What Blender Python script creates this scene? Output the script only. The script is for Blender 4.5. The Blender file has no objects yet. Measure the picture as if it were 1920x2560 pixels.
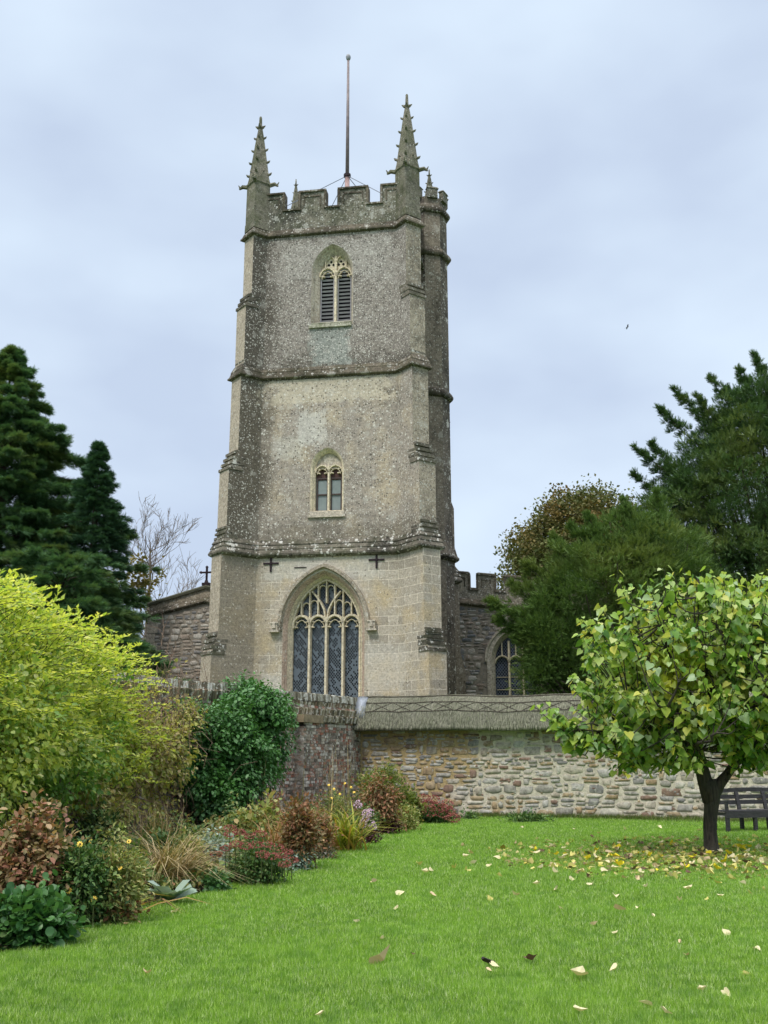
import bpy, bmesh, math, random
import numpy as np
from mathutils import Vector, Matrix
R=math.radians
SC=bpy.context.scene; COL=SC.collection
# ---------------------------------------------------------------- camera
F=2600.0; PITCH=math.atan(620/F); EYE=1.55
cam=bpy.data.cameras.new("camera"); camo=bpy.data.objects.new("camera",cam); COL.objects.link(camo)
camo.location=(0,0,EYE); camo.rotation_euler=(R(90)+PITCH,0,0)
cam.sensor_fit='VERTICAL'; cam.sensor_height=36; cam.sensor_width=27; cam.lens=F/2560*36
cam.clip_start=.1; cam.clip_end=3000
SC.camera=camo
# ---------------------------------------------------------------- sky, sun, exposure
SUN_EL=48; SUN_AZ=-150       # azimuth of the sun from +Y, clockwise (behind the camera, a little left)
w=bpy.data.worlds.new("World"); SC.world=w; w.use_nodes=True
nt=w.node_tree; nt.nodes.clear()
def wn(t): return nt.nodes.new(t)
sky=wn('ShaderNodeTexSky'); sky.sky_type='NISHITA'; sky.sun_disc=False
sky.sun_elevation=R(SUN_EL); sky.sun_rotation=R(SUN_AZ)
tc=wn('ShaderNodeTexCoord'); mp=wn('ShaderNodeMapping'); mp.inputs['Scale'].default_value=(1.0,1.0,1.9); mp.inputs['Location'].default_value=(3.1,.4,.15)
nz=wn('ShaderNodeTexNoise'); nz.inputs['Scale'].default_value=3.6; nz.inputs['Detail'].default_value=4; nz.inputs['Roughness'].default_value=.42
cr=wn('ShaderNodeValToRGB'); e=cr.color_ramp.elements
e[0].position=.36; e[0].color=(4.5,5.3,6.65,1); e[1].position=.64; e[1].color=(5.85,6.85,8.0,1)
mx=wn('ShaderNodeMixRGB'); mx.inputs[0].default_value=.93
sep=wn('ShaderNodeSeparateXYZ'); mr=wn('ShaderNodeMapRange')
mr.inputs['From Min'].default_value=.67; mr.inputs['From Max'].default_value=1.0; mr.inputs['To Min'].default_value=1.0; mr.inputs['To Max'].default_value=4.6
sc_=wn('ShaderNodeVectorMath'); sc_.operation='SCALE'
bg=wn('ShaderNodeBackground'); bg.inputs[1].default_value=.1; wo=wn('ShaderNodeOutputWorld')
L=nt.links.new
L(tc.outputs['Generated'],mp.inputs[0]); L(mp.outputs[0],nz.inputs['Vector']); L(nz.outputs[0],cr.inputs[0])
zc=wn('ShaderNodeMixRGB'); zc.inputs[2].default_value=(7.0,6.9,6.7,1); zf=wn('ShaderNodeMapRange'); zf.inputs['From Min'].default_value=.67; zf.inputs['From Max'].default_value=.9
L(sky.outputs[0],mx.inputs[1]); L(cr.outputs[0],mx.inputs[2])
L(tc.outputs['Generated'],sep.inputs[0]); L(sep.outputs[2],mr.inputs[0]); L(sep.outputs[2],zf.inputs[0]); L(zf.outputs[0],zc.inputs[0]); L(mx.outputs[0],zc.inputs[1]); L(zc.outputs[0],sc_.inputs[0]); L(mr.outputs[0],sc_.inputs['Scale'])
L(sc_.outputs[0],bg.inputs[0]); L(bg.outputs[0],wo.inputs[0])
sd=bpy.data.lights.new("sun",'SUN'); sd.energy=1.5; sd.angle=R(14); sd.color=(1,.95,.87)
so=bpy.data.objects.new("sun",sd); COL.objects.link(so)
so.rotation_euler=(R(90-SUN_EL),0,R(-SUN_AZ+180)); so.location=(0,0,40)
SC.view_settings.view_transform='Standard'; SC.view_settings.look='None'; SC.view_settings.exposure=.42; SC.view_settings.gamma=1
SC.render.engine='CYCLES'; SC.cycles.max_bounces=6; SC.cycles.transparent_max_bounces=4
# ---------------------------------------------------------------- projection helpers (where things stand in the world)
cp,sp=math.cos(PITCH),math.sin(PITCH)
def ray(x,y):
    a=(x-960)/F; b=(1280-y)/F
    return np.array([a,cp-b*sp,sp+b*cp])
def at(x,y,Y):
    r=ray(x,y); return np.array([0,0,EYE])+r*Y/r[1]
def G(x,y,z=0.):
    r=ray(x,y); return np.array([0,0,EYE])+r*(z-EYE)/r[2]
# ---------------------------------------------------------------- materials
def newmat(name):
    m=bpy.data.materials.new(name); m.use_nodes=True; t=m.node_tree; b=t.nodes['Principled BSDF']
    return m,t,b
def nd(t,ty,ins=None,**kw):
    n=t.nodes.new(ty)
    for k,v in kw.items(): setattr(n,k,v)
    if ins:
        for k,v in ins.items():
            if isinstance(v,bpy.types.NodeSocket): t.links.new(v,n.inputs[k])
            else: n.inputs[k].default_value=v
    return n
def c4(c): return (c[0],c[1],c[2],1)
def mixc(t,fac,a,b,mode='MIX'):
    n=nd(t,'ShaderNodeMixRGB',blend_type=mode)
    for i,v in ((0,fac),(1,a),(2,b)):
        if isinstance(v,bpy.types.NodeSocket): t.links.new(v,n.inputs[i])
        else: n.inputs[i].default_value=c4(v) if i else v
    return n.outputs[0]
def ramp(t,fac,stops,interp='LINEAR'):
    n=nd(t,'ShaderNodeValToRGB',{0:fac}); n.color_ramp.interpolation=interp
    els=n.color_ramp.elements
    while len(els)<len(stops): els.new(.5)
    for e_,(p_,c_) in zip(els,stops):
        e_.position=p_; e_.color=c4(c_) if hasattr(c_,'__len__') else (c_,c_,c_,1)
    return n.outputs[0]
def noise(t,vec,scale,detail=4,rough=.55,dist=0.):
    return nd(t,'ShaderNodeTexNoise',{'Vector':vec,'Scale':scale,'Detail':detail,'Roughness':rough,'Distortion':dist}).outputs[0]
def math_(t,op,a,b=0.,clamp=False):
    return nd(t,'ShaderNodeMath',{0:a,1:b},operation=op,use_clamp=clamp).outputs[0]
def stone(name,base,dark,lich=(.55,.54,.48),dark_amt=.5,lich_amt=.5,block=(.62,.3),joint=(.4,.36,.28),joint_amt=.5,big=.4,bump=.5,moss=0.,seed=0.,warm=None,speck=7.,stain=None,zstain=None,patches=(),mott=.85):
    """weathered limestone: blocks, grime in broad patches, fine pale and dark freckles, plates of lichen.
    stain=(u0,u1,amount): a damp dark band whose edge runs from u0 (clean) to u1 (dark); zstain likewise in height"""
    m,t,b=newmat(name)
    uv=nd(t,'ShaderNodeTexCoord').outputs['UV']; obj=nd(t,'ShaderNodeTexCoord').outputs['Object']
    o2=nd(t,'ShaderNodeMapping',{0:obj,'Location':(seed*3.1,seed*1.7,seed)}).outputs[0]
    wob=nd(t,'ShaderNodeTexNoise',{'Vector':o2,'Scale':3.,'Detail':3.}).outputs[1]
    uvw=mixc(t,.05,uv,wob,'ADD')
    br=nd(t,'ShaderNodeTexBrick',{'Vector':uvw,'Color1':c4([c*1.14 for c in base]),'Color2':c4([c*.80 for c in base]),'Mortar':c4(joint),'Scale':1.,'Mortar Size':.013,'Mortar Smooth':.3,'Bias':0.,'Brick Width':block[0],'Row Height':block[1]})
    col=mixc(t,joint_amt,base,br.outputs[0])
    if warm: col=mixc(t,ramp(t,noise(t,o2,.9,4),[(.48,0.),(.66,1.)]),col,warm)
    n1=noise(t,o2,.55,6,.62); n2=noise(t,o2,3.2,6,.68); n3=noise(t,o2,11,5,.75); n4=noise(t,o2,30,4,.8)
    d=math_(t,'ADD',math_(t,'MULTIPLY',n1,.6),math_(t,'MULTIPLY',n2,.4))
    lo=.66-dark_amt*.34
    f=ramp(t,d,[(lo,0.),(lo+.16,1.)])
    pos=nd(t,'ShaderNodeSeparateXYZ',{0:obj})
    for st_,ax in ((stain,0),(zstain,2)):
        if st_:
            p_=math_(t,'ADD',pos.outputs[ax],math_(t,'MULTIPLY',math_(t,'SUBTRACT',d,.5),2.6))
            mr_=nd(t,'ShaderNodeMapRange',{'Value':p_,'From Min':st_[0],'From Max':st_[1],'To Min':0.,'To Max':st_[2]}); f=math_(t,'MAXIMUM',f,mr_.outputs[0])
    col=mixc(t,f,col,dark)
    col=mixc(t,mott,col,ramp(t,n3,[(.34,.50),(.5,1.),(.66,1.5)]),'MULTIPLY')
    col=mixc(t,.5,col,ramp(t,n4,[(.36,.55),(.5,1.),(.62,1.5)]),'MULTIPLY')
    for (pu,pz,hu,hz,pc,pa) in patches:
        dx=math_(t,'DIVIDE',math_(t,'ABSOLUTE',math_(t,'SUBTRACT',pos.outputs[0],pu)),hu); dz=math_(t,'DIVIDE',math_(t,'ABSOLUTE',math_(t,'SUBTRACT',pos.outputs[2],pz)),hz)
        e_=math_(t,'ADD',math_(t,'MAXIMUM',dx,dz),math_(t,'MULTIPLY',math_(t,'SUBTRACT',n2,.5),1.6))
        col=mixc(t,math_(t,'MULTIPLY',ramp(t,e_,[(.75,1.),(1.,0.)]),pa),col,mixc(t,.7,pc,ramp(t,n3,[(.34,.6),(.66,1.4)]),'MULTIPLY'))
    # freckles: small round lichens, pale ones and black ones, thicker in some patches
    wob2=nd(t,'ShaderNodeTexNoise',{'Vector':o2,'Scale':16.,'Detail':2.}).outputs[1]
    for sc,th,cc,am,k_ in ((speck*1.2,.27,lich,.85,.64),(speck*2.1,.34,lich,.7,.58),(speck*1.7,.32,[q*.5 for q in dark],.8,.70)):
        v=nd(t,'ShaderNodeTexVoronoi',{'Vector':mixc(t,.07,nd(t,'ShaderNodeMapping',{0:o2,'Location':(sc,sc*2,0)}).outputs[0],wob2,'ADD'),'Scale':sc,'Randomness':1.})
        rnd_=nd(t,'ShaderNodeSeparateColor',{0:v.outputs['Color']})
        edge=math_(t,'ADD',v.outputs['Distance'],math_(t,'MULTIPLY',rnd_.outputs[1],.16))
        g_=math_(t,'ADD',math_(t,'MULTIPLY',rnd_.outputs[0],.6),math_(t,'MULTIPLY',n2,.8))
        gg=ramp(t,g_,[(max(.02,k_+.40-lich_amt*.62),0.),(min(.98,k_+.50-lich_amt*.62),1.)])
        col=mixc(t,math_(t,'MULTIPLY',math_(t,'MULTIPLY',ramp(t,edge,[(th,1.),(th+.08,0.)]),gg),am),col,cc)
    # plates of lichen with ragged rims
    for sc,th,am in ((speck*.45,.30,.95*big),(speck*.2,.24,.9*big)):
        v=nd(t,'ShaderNodeTexVoronoi',{'Vector':mixc(t,.22,o2,wob,'ADD'),'Scale':sc,'Randomness':1.})
        edge=math_(t,'ADD',v.outputs['Distance'],math_(t,'MULTIPLY',math_(t,'SUBTRACT',n3,.5),1.3))
        rnd_=nd(t,'ShaderNodeSeparateColor',{0:v.outputs['Color']}).outputs[0]
        gate=math_(t,'GREATER_THAN',math_(t,'ADD',math_(t,'MULTIPLY',rnd_,.6),math_(t,'MULTIPLY',n2,.8)),1.04-lich_amt*.34)
        col=mixc(t,math_(t,'MULTIPLY',math_(t,'MULTIPLY',math_(t,'LESS_THAN',edge,th),gate),am),col,lich)
    if moss: col=mixc(t,math_(t,'MULTIPLY',ramp(t,noise(t,o2,2.2,5,.6),[(.45,0.),(.62,1.)]),moss),col,(.085,.105,.035))
    t.links.new(col,b.inputs['Base Color']); b.inputs['Roughness'].default_value=.93
    b.inputs['Specular IOR Level'].default_value=.2
    h=math_(t,'ADD',math_(t,'ADD',math_(t,'MULTIPLY',n3,.6),math_(t,'MULTIPLY',n4,.35)),math_(t,'MULTIPLY',br.outputs[1],-.35*joint_amt))
    bp=nd(t,'ShaderNodeBump',{'Height':h,'Strength':bump,'Distance':.05}); t.links.new(bp.outputs[0],b.inputs['Normal'])
    return m
def simple(name,col,rough=.8,var=.3,scale=6,metal=0.,bump=.2,spec=.3,stretch=(1,1,1)):
    m,t,b=newmat(name); obj=nd(t,'ShaderNodeTexCoord').outputs['Object']
    o2=nd(t,'ShaderNodeMapping',{0:obj,'Scale':stretch}).outputs[0]
    n=noise(t,o2,scale,5,.6)
    c=ramp(t,n,[(.3,[q*(1-var) for q in col]),(.7,[q*(1+var) for q in col])])
    t.links.new(c,b.inputs['Base Color']); b.inputs['Roughness'].default_value=rough; b.inputs['Metallic'].default_value=metal; b.inputs['Specular IOR Level'].default_value=spec
    bp=nd(t,'ShaderNodeBump',{'Height':n,'Strength':bump,'Distance':.03}); t.links.new(bp.outputs[0],b.inputs['Normal'])
    return m
def leafmat(name,cols,trans=.35,rough=.5,patch=None,pscale=.8,spec=.3,pw=(.45,.6)):
    """colours picked per leaf, optional patches of another hue through the plant, light passing through the blade"""
    m,t,b=newmat(name); g=nd(t,'ShaderNodeNewGeometry')
    n=len(cols); st=[((i+.0)/max(1,n-1)*.96+.02,c) for i,c in enumerate(cols)]
    c=ramp(t,g.outputs['Random Per Island'],st)
    if patch:
        nn=noise(t,g.outputs['Position'],pscale,4,.6)
        c=mixc(t,ramp(t,nn,[(pw[0],0.),(pw[1],1.)]),c,patch)
    b.inputs['Roughness'].default_value=rough; b.inputs['Specular IOR Level'].default_value=spec
    t.links.new(c,b.inputs['Base Color'])
    out=t.nodes['Material Output']
    tr=nd(t,'ShaderNodeBsdfTranslucent',{0:mixc(t,1.,c,(1.15,1.1,.6),'MULTIPLY')})
    ms=nd(t,'ShaderNodeMixShader',{0:trans}); t.links.new(b.outputs[0],ms.inputs[1]); t.links.new(tr.outputs[0],ms.inputs[2])
    t.links.new(ms.outputs[0],out.inputs[0])
    return m
def islandmat(name,cols,rough=.9,bump=.4,nscale=20,var=.35,lich=None):
    m,t,b=newmat(name); g=nd(t,'ShaderNodeNewGeometry')
    n=len(cols); c=ramp(t,g.outputs['Random Per Island'],[((i+.5)/n-.5/n,c) for i,c in enumerate(cols)],'CONSTANT')
    obj=nd(t,'ShaderNodeTexCoord').outputs['Object']
    nn=noise(t,obj,nscale,4,.7)
    c=mixc(t,1.,c,ramp(t,nn,[(.3,1-var),(.7,1+var)]),'MULTIPLY')
    if lich: c=mixc(t,ramp(t,noise(t,obj,7,4,.65),[(.56,0.),(.6,lich[1])]),c,lich[0])
    t.links.new(c,b.inputs['Base Color']); b.inputs['Roughness'].default_value=rough; b.inputs['Specular IOR Level'].default_value=.25
    bp=nd(t,'ShaderNodeBump',{'Height':nn,'Strength':bump,'Distance':.02}); t.links.new(bp.outputs[0],b.inputs['Normal'])
    return m
# ---------------------------------------------------------------- mesh helpers
def boxuv(me):
    uvl=me.uv_layers.new(name='UVMap'); co=me.vertices
    nv=len(me.loops); uv=np.zeros((nv,2),'f')
    for p in me.polygons:
        n=p.normal
        if abs(n.z)>.75:
            for li in p.loop_indices:
                c=co[me.loops[li].vertex_index].co; uv[li]=(c.x,c.y)
        else:
            h=math.hypot(n.x,n.y); tx,ty=-n.y/h,n.x/h
            if abs(n.y)>abs(n.x)*.3 and n.y>0: pass
            for li in p.loop_indices:
                c=co[me.loops[li].vertex_index].co; uv[li]=(c.x*tx+c.y*ty,c.z)
    uvl.data.foreach_set('uv',uv.ravel())
def link(name,me,parent=None,mats=(),smooth=False):
    for m in mats: me.materials.append(m)
    o=bpy.data.objects.new(name,me); COL.objects.link(o)
    if parent: o.parent=parent
    if smooth: me.polygons.foreach_set('use_smooth',[True]*len(me.polygons))
    return o
class MB:
    def __init__(s): s.v=[]; s.f=[]; s.m=[]
    def add(s,vs,fs,mi=0):
        b=len(s.v); s.v+= [tuple(float(q) for q in v) for v in vs]
        for f in fs: s.f.append([b+i for i in f]); s.m.append(mi)
    def box(s,c,d,rot=None,mi=0,taper=1.):
        """centre, full sizes, 3x3 rotation"""
        vs=[]
        for z in (-.5,.5):
            k=1 if z<0 else taper
            for x,y in ((-.5,-.5),(.5,-.5),(.5,.5),(-.5,.5)): vs.append(Vector((x*d[0]*k,y*d[1]*k,z*d[2])))
        if rot is not None: vs=[rot@v for v in vs]
        vs=[v+Vector(c) for v in vs]
        s.add(vs,[(0,3,2,1),(4,5,6,7),(0,1,5,4),(1,2,6,5),(2,3,7,6),(3,0,4,7)],mi)
    def tube(s,pts,rad,n=6,mi=0,cap=True):
        pts=[Vector(p) for p in pts]
        if not hasattr(rad,'__len__'): rad=[rad]*len(pts)
        rings=[]
        for i,p in enumerate(pts):
            d=(pts[min(i+1,len(pts)-1)]-pts[max(i-1,0)])
            if d.length<1e-6: d=Vector((0,0,1))
            d.normalize()
            a=Vector((0,0,1)) if abs(d.z)<.9 else Vector((1,0,0))
            x=d.cross(a).normalized(); y=d.cross(x)
            rings.append([p+(x*math.cos(2*math.pi*k/n)+y*math.sin(2*math.pi*k/n))*rad[i] for k in range(n)])
        vs=[v for r_ in rings for v in r_]; fs=[]
        for i in range(len(pts)-1):
            for k in range(n):
                fs.append((i*n+k,i*n+(k+1)%n,(i+1)*n+(k+1)%n,(i+1)*n+k))
        if cap: fs.append(tuple(range(n))[::-1]); fs.append(tuple((len(pts)-1)*n+k for k in range(n)))
        s.add(vs,fs,mi)
    def bar(s,pts,wd,dp,v0,mi=0):
        """bar of width wd sweeping through (u,z) points in a wall plane, running from depth v0 to v0+dp"""
        n=len(pts); P=[Vector((p[0],p[1])) for p in pts]; vs=[]
        for i,p in enumerate(P):
            a=P[max(i-1,0)]; b=P[min(i+1,n-1)]; d=(b-a).normalized(); q=Vector((-d.y,d.x))
            for (o,vv) in ((-.5*wd,v0+dp),(-.28*wd,v0),(.28*wd,v0),(.5*wd,v0+dp)):
                vs.append((p.x+q.x*o,vv,p.y+q.y*o))
        fs=[]
        for i in range(n-1):
            for k in range(4):
                fs.append((i*4+k,i*4+(k+1)%4,(i+1)*4+(k+1)%4,(i+1)*4+k))
        fs+=[(3,2,1,0),tuple((n-1)*4+k for k in range(4))]
        s.add(vs,fs,mi)
    def loft(s,rings,closed=True,mi=0,capt=False,capb=False,skip=()):
        n=len(rings[0]); vs=[v for r_ in rings for v in r_]; fs=[]; ms=[]
        for i in range(len(rings)-1):
            for k in range(n if closed else n-1):
                if k in skip: continue
                fs.append((i*n+k,i*n+(k+1)%n,(i+1)*n+(k+1)%n,(i+1)*n+k))
                ms.append(mi[k] if hasattr(mi,'__len__') else mi)
        m0=mi[0] if hasattr(mi,'__len__') else mi
        if capb: fs.append(tuple(range(n))[::-1]); ms.append(m0)
        if capt: fs.append(tuple((len(rings)-1)*n+k for k in range(n))); ms.append(m0)
        b=len(s.v); s.v+=[tuple(float(q) for q in v) for v in vs]
        for f,m_ in zip(fs,ms): s.f.append([b+i for i in f]); s.m.append(m_)
    def build(s,name,mats,parent=None,smooth=False,fix=True,uv=True):
        if not isinstance(mats,(list,tuple)): mats=[mats]
        me=bpy.data.meshes.new(name); me.from_pydata(s.v,[],s.f); 
        me.polygons.foreach_set('material_index',s.m)
        if fix:
            bm=bmesh.new(); bm.from_mesh(me); bmesh.ops.recalc_face_normals(bm,faces=bm.faces); bm.to_mesh(me); bm.free()
        me.update()
        if uv: boxuv(me)
        return link(name,me,parent,mats,smooth)
def holed(name,outer,holes,v,mats,parent,mb=None,mi=0):
    """a flat face in the plane y=v with openings; points are (u,z)"""
    bm=bmesh.new(); es=[]
    for poly in [outer]+holes:
        vs=[bm.verts.new((p[0],v,p[1])) for p in poly]
        for i in range(len(vs)): es.append(bm.edges.new((vs[i],vs[(i+1)%len(vs)])))
    bmesh.ops.triangle_fill(bm,use_beauty=True,use_dissolve=False,edges=es)
    bm.verts.index_update()
    vs=[tuple(x.co) for x in bm.verts]; fs=[]
    for f in bm.faces:
        ix=[x.index for x in f.verts]
        if f.normal.y>0: ix=ix[::-1]
        fs.append(ix)
    bm.free(); mb.add(vs,fs,mi)
def pointed(cu,a,z0,zs,h,n=10):
    """pointed-arch outline, counter-clockwise from the bottom right: straight jambs then two arcs"""
    c=max((h*h-a*a)/(2*a),-a*.95); 
    pts=[(cu-a,z0),(cu+a,z0),(cu+a,zs)]
    Rr=a+c; ang=math.atan2(h,c)
    # right arc is centred at cu-c
    for i in range(1,n): 
        th=ang*i/n; pts.append((cu-c+Rr*math.cos(th),zs+Rr*math.sin(th)))
    pts.append((cu,zs+h))
    for i in range(n-1,0,-1):
        th=ang*i/n; pts.append((cu+c-Rr*math.cos(th),zs+Rr*math.sin(th)))
    pts.append((cu-a,zs))
    return pts
def archz(cu,a,zs,h,u):
    c=max((h*h-a*a)/(2*a),-a*.95); Rr=a+c; x=abs(u-cu)+c
    return zs+math.sqrt(max(0,Rr*Rr-x*x))
def empty(name,loc,rz,label,cat,group=None,kind=None):
    o=bpy.data.objects.new(name,None); COL.objects.link(o); o.location=tuple(float(q) for q in loc); o.rotation_euler=(0,0,rz); o.empty_display_size=.3
    o['label']=label; o['category']=cat
    if group: o['group']=group
    if kind: o['kind']=kind
    return o
def tag(o,label,cat,group=None,kind=None):
    o['label']=label; o['category']=cat
    if group: o['group']=group
    if kind: o['kind']=kind
    return o
# leaf templates: (verts Nx3 with x across, y along, z up out of the blade; tris)
def T_(v,f): return np.array(v,'f'),np.array(f,'i')
QUAD=T_([(0,0,0),(.36,.45,.07),(0,1,-.08),(-.36,.45,.07)],[(0,1,2),(0,2,3)])
OVAL=T_([(0,0,0),(.26,.25,.06),(.3,.6,.04),(0,1,-.12),(-.3,.6,.04),(-.26,.25,.06)],[(0,1,2),(0,2,3),(0,3,4),(0,4,5)])
LANCE=T_([(0,0,0),(.14,.4,.05),(0,1,-.12),(-.14,.4,.05)],[(0,1,2),(0,2,3)])
HEART=T_([(0,.04,0),(.24,-.08,.05),(.45,.1,.1),(.42,.45,.08),(0,1.05,-.14),(-.42,.45,.08),(-.45,.1,.1),(-.24,-.08,.05),(0,.45,-.02)],
         [(0,1,8),(1,2,8),(2,3,8),(3,4,8),(4,5,8),(5,6,8),(6,7,8),(7,0,8)])
_a=np.linspace(0,2*math.pi,13)[:-1]
ROUND=T_([(0,.5,-.06)]+[(.47*math.sin(q)*(1+.06*(i%2)),.5-.5*math.cos(q)*(1+.05*(i%2)),.05*math.cos(3*q)) for i,q in enumerate(_a)],[(0,i+1,(i+1)%12+1) for i in range(12)])
BLADE=T_([(-.5,0,0),(.5,0,0),(0,1,.25)],[(0,1,2)])
LONG=T_([(-.018,0,0),(.018,0,0),(-.022,.3,.0),(.022,.3,.0),(-.02,.62,-.06),(.02,.62,-.06),(0,1,-.3)],[(0,1,3),(0,3,2),(2,3,5),(2,5,4),(4,5,6)])
WISP=T_([(-.008,0,0),(.008,0,0),(-.008,.5,.0),(.008,.5,.0),(0,1,-.08)],[(0,1,3),(0,3,2),(2,3,4)])
def fan(n,wd,ln,droop,seed=0):
    rs=np.random.RandomState(seed); v=[]; f=[]
    for k in range(n):
        y=k/n*.8; s=-1 if k%2 else 1; l=ln*(1-.5*y)*rs.uniform(.8,1.2)
        b=len(v); z=-droop*y*y
        v+= [(0,y-wd*.5,z),(0,y+wd*.5,z),(s*l*.75,y+l*.75,z-droop*.4*l+rs.uniform(-.05,.05))]; f.append((b,b+1,b+2))
    b=len(v); v+=[(-wd*.4,0,0),(wd*.4,0,0),(0,1,-droop)]; f.append((b,b+1,b+2))
    return np.array(v,'f'),np.array(f,'i')
def norm(a): return a/np.maximum(np.linalg.norm(a,axis=1,keepdims=True),1e-6)
def foliage(name,P,D,N,S,tpl,mat,parent=None,W=None,off=(0,0,0)):
    """one mesh of many small leaves: P base points, D direction, N rough normal, S lengths"""
    P=np.asarray(P,'f')-np.asarray(off,'f'); D=norm(np.asarray(D,'f')); N=np.asarray(N,'f'); S=np.asarray(S,'f')
    X=norm(np.cross(D,N)); Z=np.cross(X,D)
    V,Fc=tpl; W_=S if W is None else np.asarray(W,'f')
    vs=(P[:,None,:]+X[:,None,:]*(V[None,:,0,None]*W_[:,None,None])+D[:,None,:]*(V[None,:,1,None]*S[:,None,None])+Z[:,None,:]*(V[None,:,2,None]*S[:,None,None]))
    n=len(P); nv=len(V); fs=(Fc[None]+(np.arange(n)*nv)[:,None,None]).reshape(-1,3)
    me=bpy.data.meshes.new(name); me.vertices.add(n*nv); me.vertices.foreach_set('co',vs.reshape(-1).astype('f'))
    me.loops.add(fs.size); me.loops.foreach_set('vertex_index',fs.reshape(-1).astype('i'))
    me.polygons.add(len(fs)); me.polygons.foreach_set('loop_start',(np.arange(len(fs))*3).astype('i'))
    me.update(calc_edges=True)
    return link(name,me,parent,[mat])
rs=np.random.RandomState(7); rnd=random.Random(5)
def rdir(n): return norm(rs.normal(size=(n,3)))

# ================================================================ GROUND
def sheet(name,pts,z,mat,kind='structure'):
    mb=MB(); mb.add([(p[0],p[1],z) for p in pts],[tuple(range(len(pts)))]); o=mb.build(name,mat,fix=False)
    o['kind']=kind; return o
m_grass_far=simple('churchyard_grass',(.07,.13,.025),.95,.35,.6)
sheet('ground',[(-900,-60),(900,-60),(900,1500),(-900,1500)],-.06,m_grass_far)
EDGE=[(0,2387),(156,2343),(250,2316),(343,2281),(394,2265),(508,2235),(550,2217),(641,2199),(738,2166),(839,2131),(893,2106),(944,2089),(998,2075),(1055,2057),(1135,2050)]
EP=[G(*p)[:2] for p in EDGE]
edgeY=np.array([-5,3,6.5]+[p[1] for p in EP]+[30.2]); edgeX=np.array([-4.3,-4.1,-3.72]+[p[0] for p in EP]+[2.6])
def ledge(Y): return np.interp(Y,edgeY,edgeX)
W0=np.array([-.70,31.3]); WD=np.array([8.39-2.69,28.58-30.36]); WD=WD/np.linalg.norm(WD); WNn=np.array([WD[1],-WD[0]])  # front side of the thatched wall
def wally(X): return W0[1]+(X-W0[0])*WD[1]/WD[0]
# mown lawn: base sheet
m,t,b=newmat('lawn_base'); g=nd(t,'ShaderNodeNewGeometry').outputs['Position']
n1=noise(t,g,1.1,4,.6); n2=noise(t,g,30,4,.7)
c=ramp(t,n1,[(.35,(.11,.24,.03)),(.6,(.15,.31,.04))]); c=mixc(t,.6,c,ramp(t,n2,[(.3,.5),(.7,1.3)]),'MULTIPLY')
t.links.new(c,b.inputs['Base Color']); b.inputs['Roughness'].default_value=.9
t.links.new(nd(t,'ShaderNodeBump',{'Height':n2,'Strength':.8,'Distance':.03}).outputs[0],b.inputs['Normal']); m_lawn=m
lp=[(x,y) for x,y in zip(edgeX,edgeY)]+[(2.7,30.3)]+[(26,wally(26)),(26,-5)]
sheet('lawn',lp,0.,m_lawn)
m_soil=simple('soil',(.030,.022,.016),.95,.5,9,bump=1.)
bp_=[(-4.3,-5)]+[(x-.0,y) for x,y in zip(edgeX[1:],edgeY[1:])]+[(2.6,30.35),(-.7,31.3),(-2.5,27),(-3.35,23.7),(-4.5,22),(-5.1,20),(-5.45,14),(-5.5,-5)]
sheet('flower_bed_soil',bp_,.012,m_soil)
# grass blades of the lawn (nobody could count them): one object
def lawnpts(n,y0,y1,pw):
    out=[]
    while sum(len(o) for o in out)<n:
        k=n*2; u=rs.rand(k)
        Y=(y0**(1-pw)+u*(y1**(1-pw)-y0**(1-pw)))**(1/(1-pw)) if abs(pw-1)>1e-3 else y0*(y1/y0)**u
        X=-.42*Y-.2+rs.rand(k)*(.84*Y+.4)
        ok=(X>ledge(Y)+rs.normal(size=k)*.025)&(Y<wally(X)-.02)
        out.append(np.stack([X[ok],Y[ok]],1))
    return np.concatenate(out)[:n]
NG=900000
gp=lawnpts(NG,6.2,31.,.9)
gx=np.column_stack([gp,np.zeros(NG)])
from mathutils import noise as mnoise
gd=np.column_stack([rs.normal(size=NG)*.32,rs.normal(size=NG)*.32,np.ones(NG)])
sz=rs.uniform(.028,.065,NG)
tuft=np.sin(gp[:,0]*2.3+np.sin(gp[:,1]*1.7)*1.5)*np.sin(gp[:,1]*1.9+gp[:,0]); sz*=1+.18*tuft+.30*np.sin(gp[:,0]*14+2*np.sin(gp[:,1]*9))*np.sin(gp[:,1]*12+2*np.sin(gp[:,0]*8))
m,t,b=newmat('grass_blades'); gg=nd(t,'ShaderNodeNewGeometry')
pn=noise(t,gg.outputs['Position'],.75,5,.6); pn2=noise(t,gg.outputs['Position'],5.,3,.6)
cA=ramp(t,gg.outputs['Random Per Island'],[(.02,(.09,.20,.02)),(.45,(.235,.41,.045)),(.8,(.40,.60,.09)),(.97,(.66,.74,.42))])
cA=mixc(t,ramp(t,pn,[(.42,0.),(.62,.35)]),cA,(.32,.56,.06)); cA=mixc(t,ramp(t,pn2,[(.38,.45),(.52,0.)]),cA,(.11,.26,.04))
t.links.new(cA,b.inputs['Base Color']); b.inputs['Roughness'].default_value=.45; b.inputs['Specular IOR Level'].default_value=.35
tr=nd(t,'ShaderNodeBsdfTranslucent',{0:cA}); ms=nd(t,'ShaderNodeMixShader',{0:.4}); t.links.new(b.outputs[0],ms.inputs[1]); t.links.new(tr.outputs[0],ms.inputs[2]); t.links.new(ms.outputs[0],t.nodes['Material Output'].inputs[0])
m_blades=m
o=foliage('grass',gx,gd,rdir(NG),sz,BLADE,m_blades,W=.0058+.0007*(gp[:,1]-6))
tag(o,'short bright green mown grass covering the whole lawn','grass',kind='stuff')

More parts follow.
